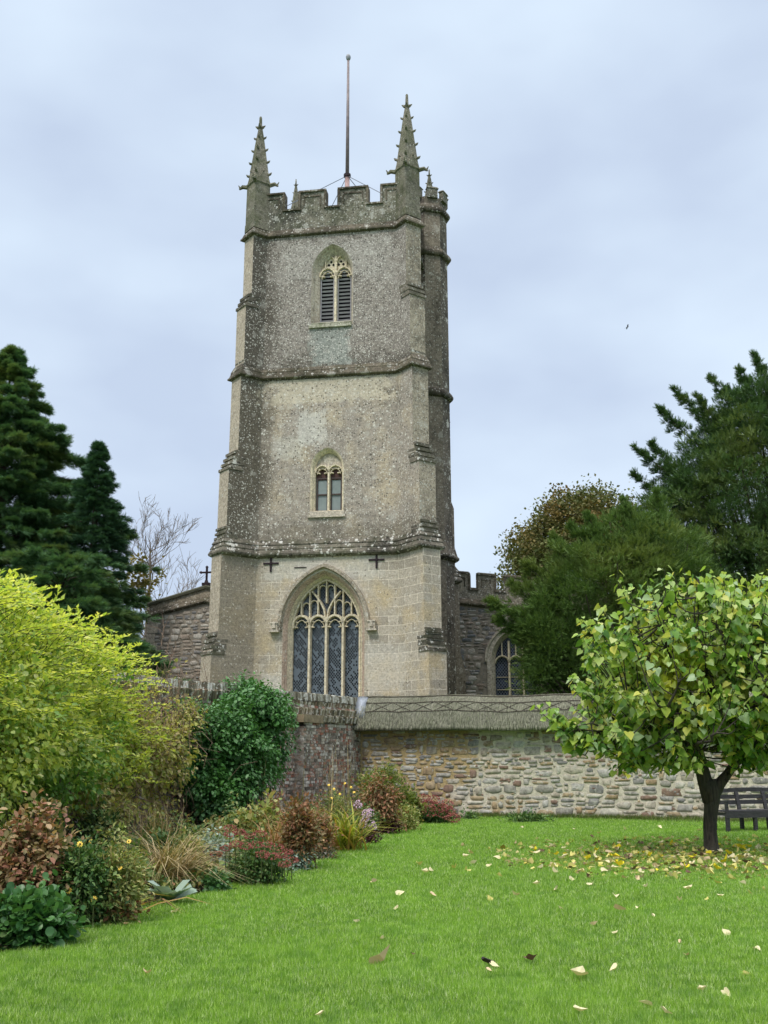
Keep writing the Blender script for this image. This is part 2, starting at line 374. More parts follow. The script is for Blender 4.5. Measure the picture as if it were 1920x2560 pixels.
# ================================================================ CHURCH TOWER
TH=R(9.2); O=at(820,1900,36.0); O[2]=0
S3=stone('stone_upper',(.25,.222,.195),(.105,.092,.075),(.66,.63,.57),.40,.72,joint_amt=.14,big=.25,seed=1,bump=.6,speck=7.5,stain=(-2.0,-2.65,1.),zstain=(16.3,15.7,.75),patches=[(-.1,16.45,.80,.85,(.26,.275,.25),.85),(.1,19.9,2.4,.9,(.38,.355,.32),.45)])
S2=stone('stone_middle',(.325,.283,.24),(.125,.108,.084),(.68,.655,.59),.36,.60,joint_amt=.2,big=.25,seed=2,warm=(.40,.335,.25),speck=7.,stain=(-2.05,-2.7,1.),zstain=(10.1,9.4,.6),mott=.65,patches=[(-.1,14.75,2.5,.55,(.52,.455,.35),.75),(-.75,13.3,.6,.7,(.58,.56,.51),.55),(-1.6,12.6,.6,.5,(.54,.52,.46),.4)])
S1=stone('stone_lower',(.41,.36,.292),(.21,.178,.135),(.64,.60,.53),.32,.22,joint=(.66,.59,.48),joint_amt=.95,big=.2,seed=3,warm=(.47,.38,.25),speck=6,stain=(-1.95,-2.9,.75),mott=.5,block=(.7,.32),patches=[(-.3,8.15,2.3,.45,(.56,.53,.47),.5),(2.0,4.6,.8,.9,(.56,.52,.46),.45),(-1.9,3.9,.5,.6,(.58,.55,.5),.4)])
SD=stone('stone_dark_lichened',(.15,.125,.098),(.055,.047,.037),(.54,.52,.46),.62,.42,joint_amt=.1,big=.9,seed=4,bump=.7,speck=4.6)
SDM=stone('stone_dark_side',(.20,.168,.13),(.085,.072,.055),(.47,.45,.39),.5,.32,joint_amt=.15,big=.5,seed=5,speck=6)  # darker stone for the side walls, rear flanks and some turret faces
SG=stone('stone_grimy',(.34,.29,.225),(.15,.13,.10),(.58,.56,.50),.48,.5,joint_amt=.25,big=.35,seed=11,speck=6.5)
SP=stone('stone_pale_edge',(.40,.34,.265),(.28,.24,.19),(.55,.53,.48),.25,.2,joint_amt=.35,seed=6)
SC_=stone('stone_course',(.145,.122,.092),(.045,.038,.03),(.52,.50,.45),.66,.42,block=(.9,.4),joint_amt=.2,big=.5,seed=7,bump=.6,moss=.15,speck=5)
SW=stone('stone_weathering',(.17,.15,.12),(.05,.045,.038),(.66,.64,.59),.6,.52,block=(.5,.2),joint_amt=.2,big=.8,seed=8,bump=.4,moss=.2,speck=4)
SPI=stone('stone_pinnacle',(.19,.175,.135),(.07,.068,.05),(.44,.44,.38),.55,.2,joint_amt=.1,seed=9,moss=.35,bump=.7,big=.2)
SPAR=stone('stone_parapet',(.20,.185,.145),(.07,.068,.055),(.56,.55,.50),.6,.6,joint_amt=.15,big=.5,seed=10,moss=.2,bump=.7,speck=6)
SF=stone('stone_window_dressing',(.60,.52,.38),(.38,.34,.26),(.65,.62,.55),.2,.15,joint_amt=.1,seed=12,bump=.25)
SFR=stone('stone_reddish_jamb',(.44,.33,.26),(.30,.24,.19),(.55,.53,.47),.3,.2,block=(2.,.4),joint_amt=.5,seed=13,bump=.3)
SFG=stone('stone_grey_dressing',(.45,.395,.32),(.25,.215,.17),(.58,.57,.52),.4,.35,joint_amt=.1,seed=14,bump=.3)
m_iron=simple('dark_iron',(.022,.012,.016),.7,.4,8,metal=.1)
m_dark=simple('dark_inside',(.006,.006,.009),1.,.1,3)
CU=-.13
tower=empty('church_tower',O,-TH,'tall buff and grey stone church tower with battlements and crocketed pinnacles','church tower')
def outline(w,bw,pr,off=0.):
    """plan of a square tower with diagonal corner buttresses; 16 points counter-clockwise seen from above, starting at the front-left junction"""
    w_=w+off; bw_=bw+2*off; pr_=pr+off-off*math.sqrt(2); k=bw_/math.sqrt(2); q=math.sqrt(.5)
    pts=[]
    for (sx,sy) in ((-1,-1),(1,-1),(1,1),(-1,1)):
        C=Vector((sx*w_,sy*w_)); d=Vector((sx,sy))*q; e1=Vector((-sy,sx))*q
        # going counter-clockwise
        a=C+d*pr_-e1*bw_/2; b_=C+d*pr_+e1*bw_/2
        if sx*sy>0: j1=Vector((sx*w_,sy*(w_-k))); j2=Vector((sx*(w_-k),sy*w_))
        else: j1=Vector((sx*(w_-k),sy*w_)); j2=Vector((sx*w_,sy*(w_-k)))
        pts+= [j1,a,b_,j2]
    # order now: [left side junction, N2, N1, front junction] for corner 0
    return [(p.x+CU,p.y+w) for p in pts]
# edges 0..15: 0 flank(left side),1 outer,2 flank(front),3 FRONT WALL,4 flank(front right),5 outer right,6 flank,7 RIGHT WALL,8..,11 BACK,..15 LEFT WALL
def stage(name,w,bw,secs,holes,z0,z1,mats,emap):
    mb=MB(); rings=[]
    for z,pr in secs: rings.append([(x,y,z) for x,y in outline(w,bw,pr)])
    mb.loft(rings,mi=emap,skip=(3,))
    o_=outline(w,bw,.5); uL,uR=o_[3][0],o_[4][0]
    holed('x',[(uL,z0),(uR,z0),(uR,z1),(uL,z1)],holes,o_[3][1],None,None,mb,0)
    # keep the holed sheet's normals: recalc handles closed parts, so only recalc the loft part
    return mb.build(name,mats,tower,fix=False)
#            0 1 2 3 4 5 6 7 8 9 10 11 12 13 14 15
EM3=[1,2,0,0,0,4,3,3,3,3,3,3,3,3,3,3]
WZ,RZ,BZ=dict(),dict(),dict()
wcu,wa,wzs,wh=-.22,1.45,6.06,1.98            # great window
west_o=pointed(wcu,wa,3.0,wzs,wh); 
rcu,ra,rzs,rh=-.16,.61,11.80,.74
ring_o=pointed(rcu,ra,10.0,rzs,rh)
bcu,ba,bzs,bh=-.06,.80,19.45,1.15
bel_o=pointed(bcu,ba,17.28,bzs,bh)
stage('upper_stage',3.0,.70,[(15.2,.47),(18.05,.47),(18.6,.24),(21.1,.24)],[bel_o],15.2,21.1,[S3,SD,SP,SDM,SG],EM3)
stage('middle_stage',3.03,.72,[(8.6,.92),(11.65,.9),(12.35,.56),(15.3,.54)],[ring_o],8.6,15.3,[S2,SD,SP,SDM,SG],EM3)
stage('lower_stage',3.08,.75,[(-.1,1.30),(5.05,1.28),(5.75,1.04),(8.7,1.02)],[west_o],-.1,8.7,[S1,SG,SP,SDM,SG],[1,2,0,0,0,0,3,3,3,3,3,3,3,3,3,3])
def course(name,w,bw,pr,prof,mat=SC_):
    mb=MB(); mb.loft([[(x,y,z) for x,y in outline(w,bw,pr,o_)] for z,o_ in prof])
    return mb.build(name,mat,tower,fix=False)
course('string_course',3.05,.72,.94,[(8.52,-.02),(8.54,.10),(8.60,.18),(8.66,.19),(8.80,.12),(8.82,.14),(8.86,.13),(8.98,.07),(8.99,.10),(9.03,.09),(9.25,-.03)],SW)
course('string_course',3.03,.72,.52,[(15.24,-.02),(15.25,.09),(15.28,.14),(15.34,.14),(15.36,.10),(15.52,.05),(15.53,.06),(15.57,.05),(15.75,-.03)])
course('string_course',3.0,.70,.24,[(21.0,-.01),(21.02,.07),(21.05,.13),(21.11,.13),(21.13,.10),(21.32,.02),(21.34,.0)])
# stepped weatherings on the front buttresses
def weathering(s,za,zb,pa,pb,w,bw,n=4):
    mb=MB(); q=math.sqrt(.5); C=Vector((s*w+CU,0,0)); d=Vector((s*q,-q,0)); 
    rot=Matrix(((d.x,-d.y,0),(d.y,d.x,0),(0,0,1)))
    for i in range(n):
        f0=i/n; z=za+(zb-za)*f0; pr=pa+(pb-pa)*f0+.04; h=(zb-za)/n
        dep=.55; c=C+d*(pr-dep/2)+Vector((0,0,z+h*.5))
        mb.box(c,(dep,bw+.07-.03*i,h*.5),rot)
        mb.box(c+Vector((0,0,h*.36))-d*.05,(dep-.1,bw+.05-.03*i,h*.3),rot)
    mb.build('weathering',SW,tower)
for s in (-1,1):
    weathering(s,18.0,18.62,.47,.26,3.0,.70,3)
    weathering(s,11.6,12.42,.90,.58,3.03,.72,4)
    weathering(s,5.0,5.85,1.28,1.06,3.08,.75,4)
    weathering(s,15.5,15.95,.50,.40,3.0,.66,3)
    weathering(s,9.1,9.6,.95,.9,3.05,.72,3)
# windows ------------------------------------------------------
def reveal(mb,rings,mi=0):
    """rings: list of (outline, depth)"""
    for i_ in range(len(rings)-1): mb.loft([[(p[0],v,p[1]) for p in poly] for poly,v in rings[i_:i_+2]],mi=(mi[i_] if hasattr(mi,'__len__') else mi))
def lattice(name,a=(.115,.14,.17),b_=(.004,.006,.011),sc=8.5):
    m,t,b=newmat(name); obj=nd(t,'ShaderNodeTexCoord').outputs['Object']
    sp_=nd(t,'ShaderNodeSeparateXYZ',{0:obj})
    x=math_(t,'MULTIPLY',sp_.outputs[0],sc*1.25); z=math_(t,'MULTIPLY',sp_.outputs[2],sc)
    p=math_(t,'ADD',x,z); q=math_(t,'SUBTRACT',x,z)
    fp=math_(t,'FRACT',p); fq=math_(t,'FRACT',q)
    def edge(f): return math_(t,'LESS_THAN',math_(t,'MINIMUM',f,math_(t,'SUBTRACT',1.,f)),.13)
    lead=math_(t,'MAXIMUM',edge(fp),edge(fq))
    cell=nd(t,'ShaderNodeCombineXYZ',{0:math_(t,'FLOOR',p),1:math_(t,'FLOOR',q),2:0.}).outputs[0]
    # reflections of bright sky and dark inside are painted as pane colours, in rows
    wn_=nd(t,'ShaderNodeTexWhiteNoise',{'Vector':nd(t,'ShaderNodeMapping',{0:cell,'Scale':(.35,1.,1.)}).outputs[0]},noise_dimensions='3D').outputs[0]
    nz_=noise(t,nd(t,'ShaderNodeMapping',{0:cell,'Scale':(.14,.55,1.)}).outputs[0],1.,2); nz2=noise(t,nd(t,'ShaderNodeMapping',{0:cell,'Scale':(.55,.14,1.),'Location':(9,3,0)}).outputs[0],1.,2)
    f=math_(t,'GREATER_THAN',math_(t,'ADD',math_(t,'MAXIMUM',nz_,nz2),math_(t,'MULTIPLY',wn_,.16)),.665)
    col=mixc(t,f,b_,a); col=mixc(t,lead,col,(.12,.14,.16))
    t.links.new(col,b.inputs['Base Color']); b.inputs['Roughness'].default_value=.35; b.inputs['Specular IOR Level'].default_value=.15
    t.links.new(ramp(t,lead,[(0,.25),(1,.8)]),b.inputs['Roughness'])
    return m
m_lat=lattice('leaded_glass')
def arcpts(cu,a,zs,h,n=8): 
    p=pointed(cu,a,zs-.5,zs,h,n); return p[2:]
# --- great west window
ww=MB()
i0=west_o; i1=pointed(wcu,wa-.07,3.0,wzs,wh-.08); i2=pointed(wcu,wa-.12,3.0,wzs,wh-.13); i3=pointed(wcu,wa-.25,3.2,wzs,wh-.27)
reveal(ww,[(i0,0.),(i1,.10),(i1,.13),(i2,.2),(i2,.25),(i3,.5),(i3,.62)],mi=[0,0,0,0,1,1])
west=ww.build('west_window',[SFR,SF],tower,fix=False); west['label']='great four-light pointed window with leaded lattice glass'
gl=MB(); gl.add([(p[0],.6,p[1]) for p in i3],[tuple(range(len(i3)))]); gl.build('glass',m_lat,west,fix=False)
ia=wa-.25; ih=wh-.27
def topz(u): return archz(wcu,ia,wzs,ih,u)
mb=MB(); mv=.40; dv=.2
for k in (-2,0,2):
    u=wcu+k*ia/4; mb.bar([(u,3.2),(u,6.45)],.125,dv,mv)
mb.build('mullion',SF,west)
tr=MB()
la=ia/4
for k in (-3,-1,1,3):
    u=wcu+k*ia/4
    tr.bar(arcpts(u,la-.0,6.18,.33,6),.12,dv,mv+.0)
    tr.bar(arcpts(u,la-.085,6.08,.28,5),.035,.1,mv+.08)      # cusps under each head
    for s in (-1,1):
        tr.bar([(u+s*(la-.04),6.12),(u+s*(la-.17),6.10)],.05,.1,mv+.06); tr.bar([(u+s*(la-.08),6.30),(u+s*(la-.19),6.27)],.05,.1,mv+.06)
    tr.bar([(u,6.5),(u,topz(u)-.01)],.075,dv-.02,mv+.01)
for k in (-2,2):
    u=wcu+k*ia/4; tr.bar([(u,6.4),(u,topz(u)-.01)],.07,dv,mv+.005)
tr.bar([(wcu,6.95),(wcu,topz(wcu)-.01)],.07,dv,mv+.005)
for s in (-1,1):
    pts=[(wcu+s*.02,6.3),(wcu+s*.08,6.7),(wcu+s*.2,6.95),(wcu+s*.36,7.18),(wcu+s*.52,7.36)]
    pts=[p for p in pts if p[1]<topz(p[0])+.02]; tr.bar(pts,.085,dv,mv-.005)
    # small arched heads of the upper panels
    for (u,zt,a_) in ((wcu+s*(.14),7.55,.12),(wcu+s*.45,7.02,.12),(wcu+s*.73,6.94,.12)):
        if zt+.1<topz(u): 
            tr.bar(arcpts(u,a_,zt-.1,.13,4),.045,.12,mv+.05)
tr.bar([(p[0],p[1]) for p in pointed(wcu,ia-.0,3.2,wzs,ih)[1:]],.10,dv,mv+.01)
tr.build('tracery',SF,west)
hm=MB(); rings=[]
P0=pointed(wcu,wa+.12,wzs-.12,wzs,wh+.16,14)[2:-1]; P0=[(wcu+wa+.12,wzs-.12)]+P0+[(wcu-wa-.12,wzs)]+[(wcu-wa-.12,wzs-.12)]
hm.bar(P0,.19,.17,-.15)
hood=hm.build('hood_mould',SG,west)
for s in (-1,1):
    hs=MB(); cx=wcu+s*(wa+.27)
    hs.box((cx,-.08,wzs-.02),(.24,.2,.30)); hs.box((cx,-.13,wzs-.16),(.34,.24,.06)); hs.box((cx,-.12,wzs+.14),(.28,.2,.05)); hs.box((cx-.0,-.21,wzs+.03),(.12,.08,.16),taper=.7)
    hs.build('hood_stop',SFG,west)
# --- ringing chamber window
rw=MB(); r1=pointed(rcu,ra-.06,10.06,rzs,rh-.05); r2=pointed(rcu+.02,ra-.12,10.24,rzs,rh-.14)
reveal(rw,[(ring_o,0.),(r1,.05),(r1,.08),(r2,.19),(r2,.5)])
rwin=rw.build('ringing_window',SF,tower,fix=False); rwin['label']='small two-light window with frosted panes and brown boards in the arched heads'
rc=rcu+.02; raa=ra-.12
m_pane=simple('pale_frosted_pane',(.22,.26,.25),.25,.12,3,spec=.5,bump=.02); m_wood=simple('brown_boards',(.085,.045,.04),.8,.4,20,stretch=(3,1,.3)); m_fr=simple('window_frame_paint',(.07,.05,.045),.6,.2,5)
pn_=MB(); pn_.box((rc,.36,10.8),(2*raa,.02,1.3)); pn_.build('pane',m_pane,rwin)
bd=MB(); bd.box((rc,.33,11.72),(2*raa-.04,.04,.62)); bd.build('board',m_wood,rwin)
fb=MB()
for s in (-1,1):
    u=rc+s*raa*.52; hw=.185
    for x in (u-hw,u+hw): fb.box((x,.32,10.85),(.035,.06,1.25))
    for z in (10.25,10.86,11.46): fb.box((u,.32,z),(2*hw,.06,.045))
fb.build('casement_frame',m_fr,rwin)
mt=MB(); mt.bar([(rc,10.22),(rc,11.9)],.11,.16,.15)
for s in (-1,1):
    u=rc+s*raa*.5; mt.bar(arcpts(u,raa*.5,11.66,.26,6),.07,.16,.15); mt.bar(arcpts(u,raa*.5-.06,11.6,.2,5),.03,.08,.19)
    for q in (-1,1): mt.bar([(u+q*(raa*.5-.05),11.66),(u+q*.07,11.63)],.06,.08,.19); mt.bar([(u+q*(raa*.5-.09),11.8),(u+q*.06,11.77)],.05,.08,.19)
sh=[p for p in r2[2:]]
mt.build('tracery',SF,rwin)
hp=MB(); hd=[(p[0],p[1]) for p in pointed(rc,raa,11.9,11.9,.01)]
top=[p for p in r2 if p[1]>=11.72]
hp.add([(p[0],.25,p[1]) for p in top],[tuple(range(len(top)))]); hp.build('head_panel',SFG,rwin,fix=False)
sl=MB(); sl.box((rcu,.02,10.10),(1.28,.16,.12)); sl.box((rcu,-.02,9.99),(1.36,.14,.1)); sl.build('sill',SFG,rwin)
# --- belfry window
bw_=MB(); b1=pointed(bcu,ba-.07,17.33,bzs,bh-.07); b2=pointed(bcu+.06,ba-.19,17.55,bzs,bh-.30)
reveal(bw_,[(bel_o,0.),(b1,.1),(b1,.14),(b2,.36),(b2,.6)])
bwin=bw_.build('belfry_window',SFG,tower,fix=False); bwin['label']='tall louvred bell opening under a pointed arch'
bc=bcu+.06; baa=ba-.19
m_louv=simple('grey_louvre',(.30,.29,.31),.7,.25,12,stretch=(.4,3,3))
bk=MB(); bk.box((bc,.75,18.8),(1.5,.02,3.2)); bk.build('dark_backing',m_dark,bwin)  # solid near-black panel painting the unlit belfry interior behind the louvres
for s in (-1,1):
    u=bc+s*baa*.54; lv=MB(); rt=Matrix.Rotation(R(-62),3,'X')
    for i in range(13):
        z=17.66+i*.152; lv.box((u,.47,z),(baa*.84,.070,.02),rt)
    lv.box((u,.42,19.68),(baa*.8,.03,.24))
    for q in (-1,1): lv.box((u+q*baa*.40,.43,18.6),(.035,.06,2.1))
    lv.build('louvre',m_louv,bwin)
mt=MB(); mt.bar([(bc,17.5),(bc,20.25)],.15,.16,.3)
for s in (-1,1):
    u=bc+s*baa*.52; mt.bar(arcpts(u,baa*.48,19.42,.36,7),.085,.16,.3); mt.bar(arcpts(u,baa*.48-.07,19.35,.3,5),.04,.08,.36)
    for q in (-1,1): mt.bar([(u+q*(baa*.44),19.46),(u+q*.1,19.43)],.06,.08,.35); mt.bar([(u+q*(baa*.36),19.62),(u+q*.07,19.58)],.05,.08,.35)
    mt.bar([(bc+s*.40,19.7),(bc+s*.40,20.06)],.05,.1,.3); mt.bar([(bc+s*.02,20.0),(bc+s*.08,20.14),(bc+s*.17,20.24)],.05,.12,.3)
mt.build('tracery',SF,bwin)
hp=MB(); top=[p for p in b2 if p[1]>=19.6]
def lighthead(s):
    u=bc+s*baa*.52; return [p for p in arcpts(u,baa*.48,19.42,.36,6)]
low=[(b2[0][0],19.62)]
lh=lighthead(-1)[::-1]; rh_=lighthead(1)[::-1]
low=lh+rh_
poly=[p for p in low]+[p for p in top]
try:
    hp2=MB(); outer=[(bc-baa,19.6)]+[p for p in lh if p[1]>19.6]+[(bc,19.6)]+[p for p in rh_ if p[1]>19.6]+[(bc+baa,19.6)]+[p for p in top if p[1]>19.62]
    holed('x',outer,[],.40,None,None,hp2,0); hp2.build('head_panel',SF,bwin,fix=False)
except Exception as ex: print('head',ex)
for s in (-1,1):
    dk=MB()
    for (du,dz) in ((-.09,0),(.09,0),(0,.12)): dk.box((bc+s*.19+du,.385,19.92+dz),(.075,.02,.075),Matrix.Rotation(R(45),3,'Y'))
    dk.build('quatrefoil_dark_inset',m_dark,bwin)  # solid near-black lozenges painting the shade of pierced tracery
sl=MB(); sl.box((bcu-.02,.10,17.40),(1.5,.3,.10),Matrix.Rotation(R(28),3,'X')); sl.box((bcu-.05,-.03,17.25),(1.62,.12,.12)); sl.build('sill',stone('stone_mossy_sill',(.4,.38,.3),(.2,.2,.13),(.7,.69,.6),.4,.7,joint_amt=.1,moss=.5,seed=21),bwin)
# tie plates
for (u,z) in ((-2.15,8.33),(1.65,8.35)):
    k=MB(); k.box((u,-.03,z),(.56,.03,.065)); k.box((u,-.034,z),(.065,.04,.60)); k.box((u,-.05,z),(.08,.04,.08)); k.build('iron_tie_cross',m_iron,tower)
k=MB(); k.box((-1.08,-.015,8.16),(.44,.03,.028)); k.build('iron_bar',m_iron,tower)
# parapet ------------------------------------------------------
W3=3.0
def battlement(A,B,mer,zb,ze,zm,th=.28,parent=None,mat=SPAR,name='parapet',slope=0.,cap=.07):
    """crenellated wall from A to B; mer = list of (s0,s1) along it; slope lets the whole run fall"""
    A=Vector((A[0],A[1],0)); B=Vector((B[0],B[1],0)); D=(B-A); Ln=D.length; D.normalize(); Nn=Vector((D.y,-D.x,0))
    mb=MB()
    def blk(s0,s1,z0,z1,q0,q1):
        mi=1 if (q0<0) else 0; vs=[]
        for z in (z0,z1):
            for s,q in ((s0,q0),(s1,q0),(s1,q1),(s0,q1)): vs.append(A+D*s-Nn*q+Vector((0,0,z+slope*s)))
        mb.add(vs,[(0,3,2,1),(4,5,6,7),(0,1,5,4),(1,2,6,5),(2,3,7,6),(3,0,4,7)],mi)
    blk(0,Ln,zb,ze,0,th)
    pos=0
    for s0,s1 in mer:
        if s0-pos>.05: blk(pos-.04,s0+.04,ze+.002,ze+cap,-.07,th+.07); blk(pos,s0,ze+cap,ze+cap+.05,.05,th-.05)
        blk(s0,s1,ze+.001,zm,0.001,th-.001)
        blk(s0-.05,s1+.05,zm,zm+cap,-.07,th+.07); blk(s0,s1,zm+cap,zm+cap+.05,.05,th-.05)
        # moulded return down the sides and the sunk panel lines
        blk(s0-.06,s0+.03,ze+cap,zm+.002,-.06,th+.04); blk(s1-.03,s1+.06,ze+cap,zm+.002,-.06,th+.04)
        if s1-s0>.4:
            blk(s0+.15,s1-.15,zm-.2,zm-.14,-.03,.02); blk(s0+.15,s0+.2,ze+.12,zm-.14,-.03,.02); blk(s1-.2,s1-.15,ze+.12,zm-.14,-.03,.02)
        pos=s1
    if Ln-pos>.05: blk(pos-.04,Ln,ze+.002,ze+cap,-.07,th+.07)
    return mb.build(name,[mat,SC_],parent)
zb,ze,zm=21.25,22.12,22.86
fL,fR=CU-2.95,CU+2.95
def mm(lst): return [(a-fL,b-fL) for a,b in lst]
mer=mm([(-2.85,-2.02),(-1.38,-.39),(.16,1.25),(1.82,2.65)])
battlement((fL,.03),(fR,.03),mer,zb,ze,zm,parent=tower)
battlement((CU+2.97,.05),(CU+2.97,5.95),mer,zb,ze,zm,parent=tower)
battlement((CU+2.95,5.97),(CU-2.95,5.97),mer,zb,ze,zm,parent=tower)
battlement((CU-2.97,5.95),(CU-2.97,.05),mer,zb,ze,zm,parent=tower)
rf=MB(); rf.loft([[(CU-2.7,.3,21.5),(CU+2.7,.3,21.5),(CU+2.7,5.7,21.5),(CU-2.7,5.7,21.5)],[(CU-.01,2.99,22.0),(CU+.01,2.99,22.0),(CU+.01,3.01,22.0),(CU-.01,3.01,22.0)]],capt=True); rf.build('roof',simple('lead',(.16,.17,.18),.6,.2,3),tower)
# pinnacles
def pinnacle(cx,cy,z0,zs,zt,w,crk=4,rot=R(45)):
    """square shaft z0..zs set diagonally, gablets with beasts, crocketed spirelet to zt"""
    mb=MB(); M=Matrix.Rotation(rot,3,'Z'); C=Vector((cx,cy,0))
    def sq(h,z,k=1.): return [C+M@Vector((x*h,y*h,0))+Vector((0,0,z)) for x,y in ((-1,-1),(1,-1),(1,1),(-1,1))]
    hw=w/2
    mb.loft([sq(hw*1.06,z0),sq(hw*1.04,z0+.3),sq(hw,z0+.35),sq(hw*.97,zs-.05),sq(hw*1.1,zs),sq(hw*1.1,zs+.06),sq(hw*.92,zs+.12)])
    H=zt-zs
    prof=[(.95,.04),(.86,.10),(.72,.26),(.58,.42),(.44,.58),(.31,.72),(.20,.82),(.13,.87),(.08,.93),(.05,1.0)]
    mb.loft([sq(hw*a,zs+H*b_) for a,b_ in prof],capt=True)
    for k in range(4):                       # gablets on each face and grotesques on each corner
        a=rot+k*math.pi/2
        fx=Vector((math.cos(a),math.sin(a),0)); fy=Vector((-fx.y,fx.x,0))
        b0=C+fx*(hw*1.06)
        g0=[b0-fy*hw*.9+Vector((0,0,zs-.02)),b0+fy*hw*.9+Vector((0,0,zs-.02)),b0+Vector((0,0,zs+w*.75))]
        mb.add(g0+[p-fx*.14 for p in g0],[(0,1,2),(3,5,4),(0,3,4,1),(1,4,5,2),(2,5,3,0)])
        mb.box(b0+Vector((0,0,zs+w*.8)),(.07,.07,.12),taper=.4)
        ca=a+math.pi/4; dx=Vector((math.cos(ca),math.sin(ca),0))
        p0=C+dx*hw*1.3
        mb.tube([p0+Vector((0,0,zs-.02)),p0+dx*w*.30+Vector((0,0,zs+.02)),p0+dx*w*.5+Vector((0,0,zs-.08))],[w*.13,w*.12,w*.05],5)
        mb.tube([p0+dx*w*.45+Vector((0,0,zs-.02)),p0+dx*w*.55+Vector((0,0,zs+.10))],[w*.06,w*.02],4)
        for j in range(crk):
            f=.16+.72*j/crk; r_=hw*1.41*np.interp(f,[q[1] for q in prof],[q[0] for q in prof])
            q=C+dx*r_+Vector((0,0,zs+H*f)); s_=w*.13*(1-.3*f)
            mb.tube([q-dx*s_*.4-Vector((0,0,s_*.6)),q+dx*s_*.9,q+dx*s_*1.5+Vector((0,0,s_*.7))],[s_*.7,s_*.6,s_*.15],5)
    zf=zs+H*.86
    for k in range(4):
        ca=rot+math.pi/4+k*math.pi/2; dx=Vector((math.cos(ca),math.sin(ca),0)); q=C+Vector((0,0,zf))
        mb.tube([q-Vector((0,0,w*.08)),q+dx*w*.16,q+dx*w*.30+Vector((0,0,w*.09))],[w*.1,w*.09,w*.02],5)
    mb.tube([C+Vector((0,0,zf-.1)),C+Vector((0,0,zt+.02)),C+Vector((0,0,zt+.06))],[w*.11,w*.08,w*.05],6)
    return mb
q=math.sqrt(.5)
for s,zs_,zt_ in ((-1,23.35,26.35),(1,23.45,26.7)):
    pinnacle(s*3.0+CU+s*q*(-.10),-q*(-.10),21.36,zs_,zt_,.68).build('pinnacle',SPI,tower)
pinnacle(CU-3.0,6.1,21.4,25.5,27.2,.36,3).build('pinnacle',SPI,tower)
pinnacle(2.86,7.0,21.4,25.9,27.65,.42,3).build('pinnacle',SPI,tower)
# stair turret on the south side
tx,ty,trr=2.98,4.4,.92
def octa(r,z): return [(tx+r*math.sin(k*math.pi/4+.06),ty-r*math.cos(k*math.pi/4+.06),z) for k in range(8)]
tb=MB(); tb.loft([octa(trr*1.06,0),octa(trr*1.06,9.1),octa(trr*1.22,9.2),octa(trr*1.06,9.7),octa(trr*.98,10.5),octa(trr*.95,24.35)],mi=[1,0,1,0,0,0,0,0],capt=True)
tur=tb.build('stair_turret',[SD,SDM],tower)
for z,o_ in ((9.05,.26),(15.65,.13),(21.75,.13),(23.7,.11)):
    cc=MB(); cc.loft([octa(trr-.02,z-.06),octa(trr+o_*.7,z-.02),octa(trr+o_,z+.05),octa(trr+o_,z+.12),octa(trr+o_*.5,z+.24),octa(trr-.02,z+.34)]); cc.build('turret_course',SC_,tur)
cr_=MB()
for k in range(8):
    a=k*math.pi/4+math.pi/8+.06; c=(tx+math.sin(a)*(trr*.90),ty-math.cos(a)*trr*.90,24.5); cr_.box(c,(.44,.18,.42),Matrix.Rotation(a,3,'Z')); cr_.box((c[0],c[1],24.74),(.52,.26,.07),Matrix.Rotation(a,3,'Z'),taper=.8)
cr_.build('turret_battlement',SPAR,tur)
# flagpole
fp=empty('flagpole',(O[0]+math.cos(TH)*CU+math.sin(TH)*3.0,O[1]-math.sin(TH)*CU+math.cos(TH)*3.0,21.8),-TH,'slim bare flagpole rising from the tower roof behind the battlements','flagpole')
k=MB(); k.tube([(0,0,0),(0,0,3.5)],[.105,.10],10); k.build('lower_mast',simple('pinkish_mast',(.36,.24,.22),.6,.2,4),fp,True)
k=MB(); k.tube([(0,0,3.5),(0.0,0,9.0)],[.08,.05],10); k.build('mast',simple('brown_mast',(.20,.16,.16),.5,.3,5),fp,True)
k=MB(); k.tube([(0,0,9.0),(0,0,9.06),(0,0,9.16),(0,0,9.26),(0,0,9.3)],[.05,.09,.11,.08,.02],10); k.build('ball_finial',simple('grey_metal',(.25,.26,.28),.5,.2,5),fp,True)
k=MB(); k.tube([(0,0,3.42),(0,0,3.54)],[.15,.15],10); k.build('collar',m_iron,fp)
for (x,y) in ((-2.6,-2.4),(2.6,-2.4),(2.6,2.5),(-2.6,2.5)):
    k=MB(); k.tube([(0,0,3.48),(x,y,.6)],.016,5); k.build('stay_wire',simple('wire',(.16,.18,.22),.5,.1,3),fp)
